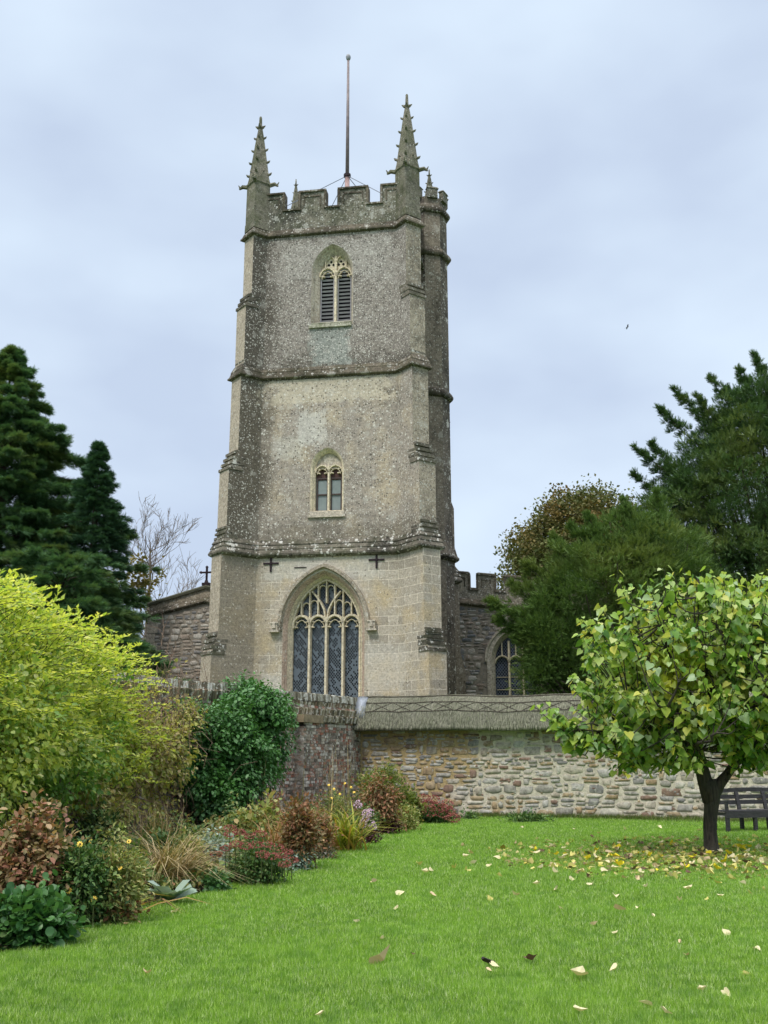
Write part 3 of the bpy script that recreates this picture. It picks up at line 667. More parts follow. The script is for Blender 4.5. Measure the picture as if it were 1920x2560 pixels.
# ---------------------------------------------------------------- rubble stones as real, separately rounded stones
def rubble(name,mat,mortar,parent,S0,S1,z0,ztop,frame,hmin,hmax,wmin,wmax,depth=.035,seed=1,gap=.018,holes=()):
    """stones in rough courses on a face; frame(s,q,z) -> point, q towards the viewer; ztop(s) gives the top"""
    r=random.Random(seed); mb=MB(); z=z0
    def ok(s,zz): return all(not h(s,zz) for h in holes)
    while True:
        h=r.uniform(hmin,hmax); s=S0
        if z+h*.6>max(ztop(S0),ztop(S1),ztop((S0+S1)/2)): break
        while s<S1:
            w_=r.uniform(wmin,wmax)*(.7+.5*h/hmax); parts=[(z,h)]
            if h>.6*hmax and r.random()<.45: k=r.uniform(.35,.65); parts=[(z,h*k),(z+h*k,h*(1-k))]
            for (zz,hh) in parts:
                ww_=w_*r.uniform(.85,1.0); cx=s+w_/2; cz=zz+hh/2+r.uniform(-.09,.09)*hmax+.05*math.sin(cx*1.3+seed)+.03*math.sin(cx*3.1+zz*2)
                if cz+hh*.4>ztop(cx) or cx+ww_/2>S1 or not ok(cx,cz) or not ok(cx+ww_*.4,cz) or not ok(cx-ww_*.4,cz): continue
                n=10; ph=r.random()*6; e0_=2/r.uniform(2.3,6.); out=[]
                for k in range(n):
                    a=2*math.pi*k/n+ph*.05; c_,s_=math.cos(a),math.sin(a)
                    e_=e0_; px=math.copysign(abs(c_)**e_,c_); pz=math.copysign(abs(s_)**e_,s_)
                    j=r.uniform(.74,1.10); out.append((px*(ww_/2-gap/2)*j,pz*(hh/2-gap/2)*j))
                dz=r.uniform(.5,1.2)*depth; tlt=r.uniform(-.3,.3)*depth
                rings=[[frame(cx+x,-.01,cz+y) for x,y in out],[frame(cx+x*.96,dz*.55,cz+y*.95) for x,y in out],[frame(cx+x*.87,dz+tlt*x/ww_,cz+y*.84) for x,y in out]]
                b=len(mb.v); mb.loft(rings,capt=True)
            s+=w_
        z+=h
    for i in range(int((S1-S0)*(ztop((S0+S1)/2)-z0)*14)):      # small chinking stones and flints in the joints
        cx=r.uniform(S0+.1,S1-.1); cz=r.uniform(z0+.03,ztop(cx)-.06)
        if not ok(cx,cz): continue
        a_,b_=r.uniform(.03,.08),r.uniform(.02,.045); n=7; out=[(math.cos(6.283*k/n)*a_*r.uniform(.7,1.1),math.sin(6.283*k/n)*b_*r.uniform(.7,1.1)) for k in range(n)]
        mb.loft([[frame(cx+x,-.01,cz+y) for x,y in out],[frame(cx+x*.9,depth*.5,cz+y*.9) for x,y in out],[frame(cx+x*.5,depth*.75,cz+y*.5) for x,y in out]],capt=True)
    o=mb.build(name,mat,parent,True,uv=False); return o
# ---------------------------------------------------------------- north aisle gable (left of the tower)
AV=7.0
m_rub=islandmat('flint_rubble',[(.31,.275,.23),(.36,.31,.255),(.25,.235,.215),(.42,.385,.335),(.28,.24,.20),(.46,.43,.38),(.21,.205,.20),(.33,.27,.22)],lich=((.5,.48,.42),.5))
m_mor=simple('grey_mortar',(.27,.235,.19),.95,.35,5,bump=.8)
al=empty('north_aisle',O,-TH,'low rubble stone gabled end with a small cross, left of the tower','church aisle')
def gz(u): return 8.80-abs(u+6.94)*.275
def gs(u): return 8.06-abs(u+6.94)*.235
mb=MB(); u0,u1=-9.42,-2.9
mb.loft([[(u0,AV,-.1),(u1,AV,-.1),(u1,AV,gs(u1)),(-6.94,AV,gs(-6.94)),(u0,AV,gs(u0))],[(u0,AV+9,-.1),(u1,AV+9,-.1),(u1,AV+9,gs(u1)),(-6.94,AV+9,gs(-6.94)),(u0,AV+9,gs(u0))]],capt=True,capb=True)
mb.build('wall',m_mor,al)
rubble('rubble_facing',m_rub,None,al,u0+.12,-5.4,3.,lambda s:gs(s)-.05,lambda s,q_,z:(s,AV-q_,z),.15,.30,.2,.5,.025,3,gap=.025)
def sweep(pts,prof,name,mat,parent):
    """prof: (depth v, dz) section carried along (u,z) points"""
    mb=MB(); mb.loft([[(p[0],AV+v,p[1]+dz) for v,dz in prof] for p in pts],capt=True,capb=True); return mb.build(name,mat,parent)
gp_=[(u0-.12,gs(u0-.12)),(-6.94,gs(-6.94)),(u1,gs(u1))]
sweep(gp_,[(0,-.02),(-.1,.0),(-.17,.06),(-.16,.12),(-.05,.26),(.02,.3)],'string_course',SC_,al)
pb=MB(); pp=[(u0,gs(u0)+.1),(-6.94,gs(-6.94)+.1),(u1,gs(u1)+.1),(u1,gz(u1)-.1),(-6.94,gz(-6.94)-.1),(u0,gz(u0)-.1)]
pb.loft([[(a,AV+.02,b_) for a,b_ in pp],[(a,AV+.3,b_) for a,b_ in pp]],capt=True,capb=True); pb.build('parapet',stone('stone_gable',(.32,.27,.20),(.16,.13,.10),(.55,.52,.45),.5,.4,seed=31),al)
sweep([(u0-.1,gz(u0-.1)-.12),(-6.94,gz(-6.94)-.12),(u1,gz(u1)-.12)],[(.36,.0),(-.08,.0),(-.09,.1),(.0,.17),(.28,.17),(.37,.1)],'coping',simple('mossy_coping',(.075,.075,.05),.95,.45,5,bump=.8),al)
qb=MB()
for i in range(13): qb.box((u0+.12+(.06 if i%2 else 0),AV-.005,2.4+i*.42),(.36+(.12 if i%2 else 0),.08,.40))
qb.box((u0-.16,AV+.25,3.2),(.34,.5,6.6)); qb.box((u0-.14,AV+.24,6.6),(.40,.56,.12),taper=.7); qb.build('quoin',SFG,al)
cx_=-6.96; cb=MB(); cb.box((cx_,AV+.1,8.88),(.34,.24,.12)); cb.box((cx_,AV+.1,8.99),(.16,.16,.14),taper=.6)
cb.tube([(cx_,AV+.1,9.0),(cx_,AV+.1,9.62)],.05,6); cb.tube([(cx_-.26,AV+.1,9.40),(cx_+.26,AV+.1,9.40)],.045,6)
for (x,z) in ((-.26,9.40),(.26,9.40),(0,9.63)): cb.box((cx_+x,AV+.1,z),(.10,.05,.10),Matrix.Rotation(R(45),3,'Y')); 
cb.box((cx_,AV+.1,9.40),(.12,.06,.12),Matrix.Rotation(R(45),3,'Y')); cb.build('gable_cross',m_iron,al)
# ---------------------------------------------------------------- south aisle (right of the tower)
ar=empty('south_aisle',O,-TH,'low rubble stone wing with stepped battlements and pointed window, half hidden by yew','church aisle')
def sz_(u): return 7.78-(u-3.6)*.135
wc2,wa2,wzs2,wh2=6.13,.98,5.45,1.25
so_=pointed(wc2,wa2+.18,3.2,wzs2,wh2+.15)
mb=MB(); u0,u1=3.0,10.5
holed('x',[(u0,-.1),(u1,-.1),(u1,sz_(u1)),(u0,sz_(u0))],[pointed(wc2,wa2,3.2,wzs2,wh2)],AV,None,None,mb)
mb.loft([[(u0,AV,-.1),(u0,AV+8,-.1),(u0,AV+8,sz_(u0)),(u0,AV,sz_(u0))],[(u1,AV,-.1),(u1,AV+8,-.1),(u1,AV+8,sz_(u1)),(u1,AV,sz_(u1))]],skip=(3,),capb=True,capt=True)
mb.build('wall',m_mor,ar,fix=False)
m_rub2=islandmat('dark_rubble',[(.25,.22,.185),(.31,.26,.215),(.19,.185,.185),(.36,.325,.28),(.22,.185,.15),(.42,.39,.35),(.16,.165,.175),(.28,.22,.175)],lich=((.5,.48,.42),.5))
def inwin(s,z): return abs(s-wc2)<wa2+.24 and z<archz(wc2,wa2+.2,wzs2,wh2+.18,min(max(s,wc2-wa2-.19),wc2+wa2+.19))+.02
rubble('rubble_facing',m_rub2,None,ar,3.75,9.,3.,lambda s:sz_(s)-.05,lambda s,q_,z:(s,AV-q_,z),.15,.30,.2,.5,.025,4,gap=.025,holes=[inwin])
sweep([(u0,sz_(u0)),(u1,sz_(u1))],[(0,-.02),(-.1,.0),(-.17,.06),(-.16,.12),(-.05,.26),(.02,.3)],'string_course',SC_,ar)
battlement((3.3,AV+.02),(10.4,AV+.02),[(a-3.3,b_-3.3) for a,b_ in ((3.3,4.30),(4.66,5.36),(5.78,6.46),(6.9,7.6),(8.0,8.7),(9.1,9.8))],7.95,8.45,9.10,parent=ar,slope=-.112,mat=stone('stone_low_parapet',(.27,.24,.185),(.11,.10,.08),(.6,.58,.52),.55,.5,seed=33))
mb=MB(); s0=pointed(wc2,wa2+.17,3.1,wzs2,wh2+.14); s1_=pointed(wc2,wa2,3.1,wzs2,wh2); s2=pointed(wc2,wa2-.14,3.1,wzs2,wh2-.16)
reveal(mb,[(s0,-.0),(s0,-.05),(s1_,-.04),(s1_,.02),(s2,.28),(s2,.45)]); awin=mb.build('pointed_window',SFG,ar,fix=False)
for v in awin.data.vertices: v.co.y+=AV
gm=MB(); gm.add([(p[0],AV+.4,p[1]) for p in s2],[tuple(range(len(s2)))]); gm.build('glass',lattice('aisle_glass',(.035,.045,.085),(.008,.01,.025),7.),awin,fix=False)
mt=MB(); a3=(wa2-.14)/3
for s in (-1,1): mt.bar([(wc2+s*a3,3.1),(wc2+s*a3,6.25)],.11,.16,AV+.2)
for s in (-2,0,2): mt.bar(arcpts(wc2+s*a3,a3,5.35,.3,6),.08,.16,AV+.2); mt.bar([(wc2+s*a3,5.65),(wc2+s*a3,archz(wc2,wa2-.14,wzs2,wh2-.16,wc2+s*a3))],.06,.14,AV+.21)
for z in (4.3,4.8): mt.bar([(wc2-.8,z),(wc2+.8,z)],.03,.03,AV+.35)
mt.build('tracery',SF,awin)
hb=MB(); P0=[p for p in pointed(wc2,wa2+.22,wzs2-.05,wzs2,wh2+.2,10)[1:]]+[(wc2-wa2-.22,wzs2-.05)]
hb.bar(P0,.12,.12,AV-.12); hb.build('hood_mould',SFG,awin)
# ================================================================ GARDEN WALLS
# brick wall on the left
BW=[(-.70,31.3,3.36),(-1.55,29.3,3.34),(-2.05,28.1,3.32),(-2.5,27.0,3.30),(-2.95,25.3,3.26),(-3.35,23.7,3.22),(-4.1,22.6,3.2),(-4.6,21.7,3.2),(-5.1,20,3.2),(-5.3,17,3.2),(-5.45,14,3.2),(-5.5,8,3.2),(-5.5,1,3.2)]
m,t,b=newmat('old_brick'); uv=nd(t,'ShaderNodeTexCoord').outputs['UV']; ob=nd(t,'ShaderNodeTexCoord').outputs['Object']
br=nd(t,'ShaderNodeTexBrick',{'Vector':mixc(t,.012,uv,nd(t,'ShaderNodeTexNoise',{'Vector':uv,'Scale':4.}).outputs[1],'ADD'),'Color1':(.42,.245,.18,1),'Color2':(.34,.28,.225,1),'Mortar':(.50,.46,.40,1),'Scale':1.,'Mortar Size':.008,'Mortar Smooth':.3,'Brick Width':.235,'Row Height':.078})
n1=noise(t,ob,.8,5,.6); n2=noise(t,ob,5.,5,.7); n3=noise(t,ob,24,3,.7)
cellr=nd(t,'ShaderNodeTexVoronoi',{'Vector':nd(t,'ShaderNodeMapping',{0:ob,'Scale':(4.2,4.2,12.)}).outputs[0],'Scale':1.}).outputs['Color']
col=mixc(t,ramp(t,nd(t,'ShaderNodeSeparateColor',{0:cellr}).outputs[1],[(.35,0.),(.4,.75)],'LINEAR'),br.outputs[0],(.24,.215,.17))
col=mixc(t,ramp(t,nd(t,'ShaderNodeSeparateColor',{0:cellr}).outputs[0],[(.70,0.),(.72,.75)],'LINEAR'),col,(.42,.38,.33))
col=mixc(t,ramp(t,n1,[(.54,0.),(.66,.6)]),col,(.12,.108,.085)); col=mixc(t,ramp(t,n2,[(.52,0.),(.58,.7)]),col,(.58,.56,.50))
col=mixc(t,.6,col,ramp(t,n3,[(.3,.6),(.7,1.35)]),'MULTIPLY')
t.links.new(col,b.inputs['Base Color']); b.inputs['Roughness'].default_value=.95
t.links.new(nd(t,'ShaderNodeBump',{'Height':math_(t,'ADD',n3,math_(t,'MULTIPLY',br.outputs[1],-.8)),'Strength':.7,'Distance':.03}).outputs[0],b.inputs['Normal']); m_brick=m
bwall=empty('brick_garden_wall',(-2.5,27.0,0),0,'old mottled brick garden wall with brick-on-edge coping running under the climbers','wall')
bo=Vector((-2.5,27.0,0))
def offs(P,d):
    out=[]
    for i,p in enumerate(P):
        a=Vector(P[max(i-1,0)][:2]); c=Vector(P[min(i+1,len(P)-1)][:2]); dd=(c-a).normalized(); n_=Vector((-dd.y,dd.x))
        out.append(Vector((p[0]+n_.x*d,p[1]+n_.y*d)))
    return out
lo_,hi_=offs(BW,0.),offs(BW,-.40)    # +normal faces the lawn
mb=MB(); mb.loft([[Vector((a.x,a.y,-.1))-bo,Vector((a.x,a.y,p[2]-.30))-bo,Vector((c.x,c.y,p[2]-.30))-bo,Vector((c.x,c.y,-.1))-bo] for a,c,p in zip(lo_,hi_,BW)],capt=True,capb=True)
mb.build('wall',m_brick,bwall)
m_cop=islandmat('coping_brick',[(.20,.16,.105),(.14,.12,.08),(.28,.24,.16),(.48,.44,.36),(.10,.09,.06),(.24,.165,.11),(.36,.32,.24),(.17,.15,.09)],nscale=14,lich=((.62,.60,.55),.75))
# coping rows
segs=[]; 
for i in range(len(BW)-1):
    a,c=Vector(BW[i]),Vector(BW[i+1]); segs.append((a,c,(c-a).length))
mb=MB(); rr=random.Random(3)
for a,c,ln in segs:
    if a.y<13: break
    n_=int(ln/.082); d=(c-a).normalized(); nn=Vector((-d.y,d.x,0)).normalized(); rot=Matrix(((d.x,-d.y,0),(d.y,d.x,0),(0,0,1)))
    wide=a.y>26.5; rows=((0.20,.0,.26),(.06,-.14,.24)) if not wide else ((.16,.0,.20),(.20,-.19,.19),(.10,-.37,.18),(.03,-.55,.18))
    for k in range(n_):
        for ri,(q0,dz,hh) in enumerate(rows):
            if wide and ri>0 or (not wide and ri==1):
                p=a+d*((k+.5+(.5 if ri%2 else 0))*ln/n_)+nn*({True:[0,.0,.06,.11],False:[0,.05,0,0]}[wide][ri]-.06)+Vector((0,0,dz-.13+rr.uniform(-.015,.015)))
                mb.box(p-bo,(.066,.15,hh*.95),rot@Matrix.Rotation(R(-14),3,'X'),taper=.96)
            else:
                p=a+d*((k+.5)*ln/n_)-nn*.20+Vector((0,0,-.13+rr.uniform(-.02,.02))); p.z+=(c.z-a.z)*(k/n_)*0
                mb.box(p-bo,(.066,.46,hh),rot,taper=.93,mi=1)
mb.build('coping',[m_cop,islandmat('white_lichened_coping',[(.30,.28,.22),(.42,.40,.34),(.20,.18,.13),(.52,.50,.45),(.14,.12,.085)],nscale=14,lich=((.66,.65,.6),.8))],bwall,uv=False)
# pier with a stone lintel and recess
pp=Vector((-2.12,27.85,0)); d=(Vector(BW[1][:2]).to_3d()-Vector(BW[3][:2]).to_3d()).normalized(); rot=Matrix(((d.x,-d.y,0),(d.y,d.x,0),(0,0,1))); nn=Vector((d.y,-d.x,0))
pb=MB(); pb.box(pp+nn*.08-bo+Vector((0,0,1.15)),(.85,.3,2.5),rot); pb.build('pier',m_brick,bwall)
pb=MB(); pb.box(pp+nn*.14+Vector((0,0,2.60))-bo,(1.15,.34,.20),rot); pb.build('lintel',simple('lintel_stone',(.24,.19,.12),.9,.35,7,bump=.6),bwall)
# the separate bricks of the weathered face
m_bf=islandmat('weathered_bricks',[(.30,.13,.09),(.24,.17,.13),(.16,.13,.10),(.36,.22,.16),(.46,.41,.34),(.20,.17,.14),(.12,.10,.08),(.30,.25,.20),(.55,.51,.45),(.27,.14,.10),(.22,.20,.16)],nscale=10,var=.4,lich=((.56,.54,.48),.75))
mb=MB(); rb_=random.Random(12)
def brickface(A,B,nrm,z0,z1,q0=0.):
    D=(B-A); ln=D.length; D=D.normalized(); rot=Matrix(((D.x,-D.y,0),(D.y,D.x,0),(0,0,1))); z=z0; row=0
    while z<z1:
        s_=-.12 if row%2 else 0.
        while s_<ln:
            w_=rb_.choice((.225,.225,.11)); c=s_+w_/2
            if 0<c<ln and rb_.random()<.97: mb.box(A+D*c+nrm*(q0+rb_.uniform(-.003,.008))+Vector((0,0,z+.036))-bo,(min(w_-.016,.21),.03,.062),rot@Matrix.Rotation(rb_.gauss(0,.02),3,'Y'))
            s_+=w_
        z+=.078; row+=1
for a,c,ln in segs:
    if a.y<21: break
    d=(c-a).normalized(); d.z=0; brickface(Vector((a.x,a.y,0)),Vector((c.x,c.y,0)),Vector((-d.y,d.x,0)).normalized(),.1,2.95,.005)
d=(Vector(BW[1][:2]).to_3d()-Vector(BW[3][:2]).to_3d()).normalized(); nn=Vector((d.y,-d.x,0)); brickface(pp-d*.41,pp+d*.41,nn,.1,2.45,.235)
mb.build('brick_facing',m_bf,bwall,uv=False)
# thatched wall
tw=empty('thatched_garden_wall',(W0[0],W0[1],0),0,'rubble stone garden wall with yellowish mortar under a thatched coping','wall')
Wd=Vector((WD[0],WD[1],0)); Wn=Vector((WNn[0],WNn[1],0)); LW=22.
def fr(s,q,z): return tuple(Wd*s+Wn*q+Vector((0,0,z)))
def wallbox(s0,s1,q0,q1,z0,z1,mb):
    v=[fr(s,q,z) for z in (z0,z1) for s,q in ((s0,q0),(s1,q0),(s1,q1),(s0,q1))]; mb.add(v,[(0,3,2,1),(4,5,6,7),(0,1,5,4),(1,2,6,5),(2,3,7,6),(3,0,4,7)])
m,t,b=newmat('lime_mortar'); ob=nd(t,'ShaderNodeTexCoord').outputs['Object']; sx=nd(t,'ShaderNodeSeparateXYZ',{0:ob})
f=math_(t,'ADD',math_(t,'MULTIPLY',sx.outputs[0],.16),math_(t,'MULTIPLY',noise(t,ob,.9,3),.9)); 
col=mixc(t,ramp(t,f,[(1.0-.05,0.),(1.0,1.)]),(.46,.34,.16),(.62,.56,.44)); n3=noise(t,ob,12,4,.7)
f2=ramp(t,f,[(.9,0.),(1.25,1.)]); col=mixc(t,f2,(.44,.33,.165),(.60,.54,.43))
col=mixc(t,.7,col,ramp(t,n3,[(.3,.62),(.7,1.25)]),'MULTIPLY'); t.links.new(col,b.inputs['Base Color']); b.inputs['Roughness'].default_value=.95
t.links.new(nd(t,'ShaderNodeBump',{'Height':n3,'Strength':.8,'Distance':.04}).outputs[0],b.inputs['Normal']); m_lime=m
mb=MB(); wallbox(0,LW,-.42,0,-.1,2.5,mb); mb.build('wall',m_lime,tw)
m_st=islandmat('wall_stone',[(.32,.28,.22),(.39,.35,.29),(.26,.245,.225),(.45,.40,.32),(.34,.25,.15),(.36,.335,.295),(.24,.16,.12),(.50,.465,.39),(.24,.23,.215),(.35,.27,.17),(.30,.28,.24),(.42,.40,.36)],nscale=9,var=.45,lich=((.50,.48,.41),.6))
rubble('rubble_facing',m_st,None,tw,.05,LW-.5,.02,lambda s:2.42,lambda s,q,z:fr(s,q,z),.09,.29,.12,.56,.032,6,gap=.018)
# thatch coping
m,t,b=newmat('thatch'); ob=nd(t,'ShaderNodeTexCoord').outputs['Object']
st=noise(t,nd(t,'ShaderNodeMapping',{0:ob,'Scale':(34,34,2.2)}).outputs[0],1.,4,.7); n1=noise(t,ob,1.3,4,.6)
col=ramp(t,st,[(.28,(.085,.082,.06)),(.5,(.21,.205,.155)),(.72,(.34,.33,.26))]); col=mixc(t,ramp(t,n1,[(.45,0.),(.65,.55)]),col,(.10,.115,.055))
t.links.new(col,b.inputs['Base Color']); b.inputs['Roughness'].default_value=.95
t.links.new(nd(t,'ShaderNodeBump',{'Height':st,'Strength':1.,'Distance':.04}).outputs[0],b.inputs['Normal']); m_th=m
prof=[(.33,2.36),(.52,2.37),(.555,2.46),(.47,2.85),(.36,3.10),(.18,3.30),(-.08,3.37),(-.36,3.31),(-.60,3.1),(-.78,2.8),(-.92,2.42),(-.75,2.36)]
def wob(s): return .025*math.sin(s*.9)+.015*math.sin(s*2.3+1)
mb=MB(); ns=80; mb.loft([[fr(s,q+.012*math.sin(s*5+q*9),z+wob(s)*(1 if z>2.6 else .5)+rr.uniform(-.006,.006)) for q,z in prof] for s in np.linspace(-.05,LW,ns)],capt=True,capb=True)
mb.build('thatch',m_th,tw,True)
# loose straws over the thatch surface
NS=26000; S_=rs.uniform(-.05,16,NS); tt=rs.rand(NS); 
path=np.array([(-.08,3.375),(.18,3.305),(.36,3.105),(.47,2.855),(.56,2.46)]); cum=np.linspace(0,1,5)
qq=np.interp(tt,cum,path[:,0]); zz=np.interp(tt,cum,path[:,1]); q2=np.interp(np.minimum(tt+.1,1),cum,path[:,0]); z2=np.interp(np.minimum(tt+.1,1),cum,path[:,1])
dq=np.where(tt>.9,.2,q2-qq); dz_=np.where(tt>.9,-1.,z2-zz)
Wd_,Wn_=np.array(Wd),np.array(Wn)
P=S_[:,None]*Wd_+qq[:,None]*Wn_+np.array([0,0,1.])*(zz+.025*np.sin(S_*.9)+.015*np.sin(S_*2.3+1))[:,None]+Wn_*.008
D=dq[:,None]*Wn_+np.array([0,0,1.])*dz_[:,None]; D=norm(D)+rs.normal(size=(NS,3))*.07+Wn_*.02
foliage('straw',P,D,Wn_+np.array([0,0,.6])+rs.normal(size=(NS,3))*.3,rs.uniform(.08,.15,NS),BLADE,leafmat('straw',[(.15,.15,.105),(.26,.255,.19),(.37,.36,.28),(.20,.22,.13)],.08,.8),tw,W=np.full(NS,.012))
def onth(s,k):
    q=np.interp(k,cum,path[:,0])+.022; z=np.interp(k,cum,path[:,1])+wob(s)+.01; return fr(s,q,z)
m_sp=simple('hazel_spars',(.055,.045,.035),.9,.4,10)
mb=MB()
for kk in (.22,.46,.72):
    mb.tube([onth(s,kk+.012*math.sin(s*6+kk*9)) for s in np.arange(.3,LW,.25)],.014,5)
s=.5; 
while s<LW-.6:
    mb.tube([onth(s,.46),onth(s+.3,.59),onth(s+.6,.72)],.010,4); mb.tube([onth(s,.72),onth(s+.3,.59),onth(s+.6,.46)],.010,4); s+=.62
mb.build('spar_pattern',m_sp,tw,uv=False)
mb=MB(); mb.loft([[fr(s,q+.03,z+.02) for q,z in ((-.08,3.37),(.18,3.31),(.34,3.14),(.45,2.86),(.48-.0,2.72))] for s in (-.06,.12,.30)],closed=False); 
fl=mb.build('lead_flashing',simple('lead_sheet',(.22,.245,.29),.45,.22,6,metal=.3,spec=.5,bump=.4),tw,True); sm=fl.modifiers.new('s','SOLIDIFY'); sm.thickness=.02
# ================================================================ BENCH
b0=G(1819,2082); b1_=G(1888,2080)
bench=empty('park_bench',(b0[0],b0[1],0),0,'weathered dark wooden slatted bench against the stone wall behind the small tree','bench')
bd_=Vector((b1_[0]-b0[0],b1_[1]-b0[1],0)); bl=bd_.length; bd_.normalize(); bnn=Vector((bd_.y,-bd_.x,0)); rot=Matrix(((bd_.x,bnn.x*-1,0),(bd_.y,bnn.y*-1,0),(0,0,1)))
m_bw=simple('bench_wood',(.040,.038,.042),.7,.5,8,stretch=(1,1,8),bump=.5)
def bx(name,s,q,z,d,lean=0.):
    k=MB(); k.box(bd_*s+bnn*q+Vector((0,0,z)),d,rot@Matrix.Rotation(lean,3,'X')); return k.build(name,m_bw,bench)
NB=4
for i in range(NB):
    s=i*bl
    bx('leg',s,.03,.2,(.075,.07,.44)); bx('leg',s,-.42,.2,(.07,.07,.44)); bx('back_post',s,-.50,.60,(.085,.05,.52),R(-12)); bx('side_rail',s,-.2,.39,(.06,.5,.07))
Lb=bl*(NB-1)
for i in range(5): bx('seat_slat',Lb/2,.02-i*.11,.45+.0*i,(Lb+.12,.085,.028))
bx('apron',Lb/2,.06,.375,(Lb+.1,.03,.13))
for z,q in ((.62,-.49),(.74,-.52)):
    k=MB(); pts=[(s_,-.03*math.sin(s_/Lb*math.pi)) for s_ in np.linspace(-.03,Lb+.03,9)]
    for (a,c) in zip(pts[:-1],pts[1:]): k.box(bd_*((a[0]+c[0])/2)+bnn*(q+(a[1]+c[1])/2)+Vector((0,0,z)),(c[0]-a[0]+.004,.026,.09),rot)
    k.build('back_rail',m_bw,bench)
k=MB()
for s_ in np.linspace(.0,Lb,13)[:-1]: k.box(bd_*(s_+Lb/24)+bnn*-.56+Vector((0,0,.845+.05*math.sin((s_+Lb/24)/Lb*math.pi))),(Lb/12+.006,.03,.09),rot)
k.build('top_rail',m_bw,bench)
for s in (0,Lb): 
    bx('arm_rest',s,-.2,.66,(.07,.55,.035)); bx('arm_post',s,.03,.54,(.06,.06,.22))
# ================================================================ TREES
def tubes_tree(mb,p,d,ln,r,depth,spread,rng,tips,up=.15,seg=4,ratio=.72,nb=(2,3),minr=.004):
    pts=[Vector(p)]; d=Vector(d).normalized(); rad=[r]
    for i in range(seg):
        d=(d+Vector((rng.gauss(0,.12),rng.gauss(0,.12),rng.gauss(0,.08)+up*.15))).normalized(); pts.append(pts[-1]+d*ln/seg); rad.append(r*(1-(1-ratio)*(i+1)/seg))
    mb.tube(pts,rad,6 if r>.04 else (4 if r>.012 else 3),cap=False)
    if depth<=0: tips.append((pts[-1],d)); return
    for k in range(rng.randint(*nb)):
        a=Vector((rng.gauss(0,1),rng.gauss(0,1),rng.gauss(0,.6)))
        a=(a-d*a.dot(d)).normalized()
        nd_=(d+a*spread*rng.uniform(.6,1.3)+Vector((0,0,up))).normalized()
        i=rng.randint(max(1,seg-2),seg) if k else seg
        tubes_tree(mb,pts[i],nd_,ln*rng.uniform(.62,.85),max(minr,rad[i]*ratio),depth-1,spread,rng,tips,up,seg,ratio,nb,minr)
FAN1=fan(9,.09,.42,.28,1); FAN2=fan(8,.12,.38,.10,2)
m_bark=simple('dark_bark',(.06,.045,.035),.9,.4,6,stretch=(4,4,1),bump=.8)
def tuft_spread(rg,C,O,Rr,k,ss,up=.25,down=0.,flat=.62,ew=.8,ow=.9):
    """k sprays in a soft ball of radius Rr round every tuft centre C, leaning along O and away from the centre"""
    n=len(C); e=rg.normal(size=(n,k,3)); e/=np.linalg.norm(e,axis=2,keepdims=True); r=rg.rand(n,k,1)**.5
    P=(C[:,None]+e*r*Rr[:,None,None]*np.array([1,1,flat])).reshape(-1,3)
    D=(e*ew+O[:,None]*ow+np.array([0,0,up-down])).reshape(-1,3)+rg.normal(size=(n*k,3))*.25
    N=np.array([0,0,1.])+rg.normal(size=(n*k,3))*.5
    return P,D,N,rg.uniform(ss[0],ss[1],n*k)
def conifer(px,Y,ztop,zlow,rfun,nbr,ntf,mat,label,seed,droop=.35,up=.25,ssize=(.16,.38),tpl=FAN1,k=26):
    rg=np.random.RandomState(seed); x0=at(px,1500,Y)[0]
    root=empty('conifer_tree',(x0,Y,0),0,label,'tree'); off=(x0,Y,0)
    mb=MB(); mb.tube([(0,0,-.2),(.1,0,ztop*.4),(0,.1,ztop*.75),(0,0,ztop*.97)],[ztop*.022,ztop*.016,ztop*.009,.02],8)
    C=[];O_=[];RR=[]
    for i in range(nbr):
        f=rg.rand()**.85; z=zlow+(ztop-zlow)*f; az=rg.uniform(0,2*math.pi); rad=rfun(z)*rg.choice([.6,.85,1.0,1.22])*rg.uniform(.9,1.08)
        el=up+.6*f; h=np.array([math.cos(az),math.sin(az),0]); n=max(3,int(ntf*(.3+rad/3.5)))
        tt=.25+.75*rg.rand(n)**.6; tt[0]=1.0
        def curve(t_): return h*rad*t_[:,None]+np.array([0,0,1.])*(z+rad*(el*t_-(droop+el*.55)*t_**2.2+.16*max(0,1)*t_**6))[:,None]
        w_=np.array([-h[1],h[0],0])
        c=curve(tt)+w_*(rg.normal(size=n)*.22*rad*(1.1-tt))[:,None]
        C.append(c); O_.append(np.repeat((h+np.array([0,0,-.15+.4*f]))[None],n,0)); RR.append((.30-.17*tt)*(.5+.5*min(1,rad/2.5))*rg.uniform(.6,1.4,n))
        if rad>1.0 and i%3==0:
            tq=np.linspace(0,.85,5); c_=curve(tq); mb.tube([tuple(q) for q in c_],[.05*rad/3*(1-.8*q)+.008 for q in tq],4,cap=False)
    n=16; q_=rg.rand(n); C.append(np.column_stack([rg.normal(size=(n,2))*(.02+.12*q_)[:,None],ztop-.1-q_*1.3])); O_.append(np.repeat([[.1,0,1.]],n,0)); RR.append(.05+.13*q_)
    mb.build('trunk',m_bark,root,True,uv=False)
    P,D,N,S=tuft_spread(rg,np.concatenate(C)+np.array(off),np.concatenate(O_),np.concatenate(RR),k,ssize,.1,.12,.55,.45,1.0)
    foliage('crown',P,D,N,S,tpl,mat,root,off=off); return root
m_con=leafmat('conifer_green',[(.040,.10,.050),(.080,.175,.078),(.125,.24,.095),(.055,.13,.062)],.25,.6,patch=(.19,.25,.07),pscale=.5,pw=(.5,.7),spec=.15)
m_con2=leafmat('conifer_dark',[(.032,.085,.050),(.064,.145,.075),(.10,.20,.09),(.044,.108,.060)],.12,.7,spec=.15)
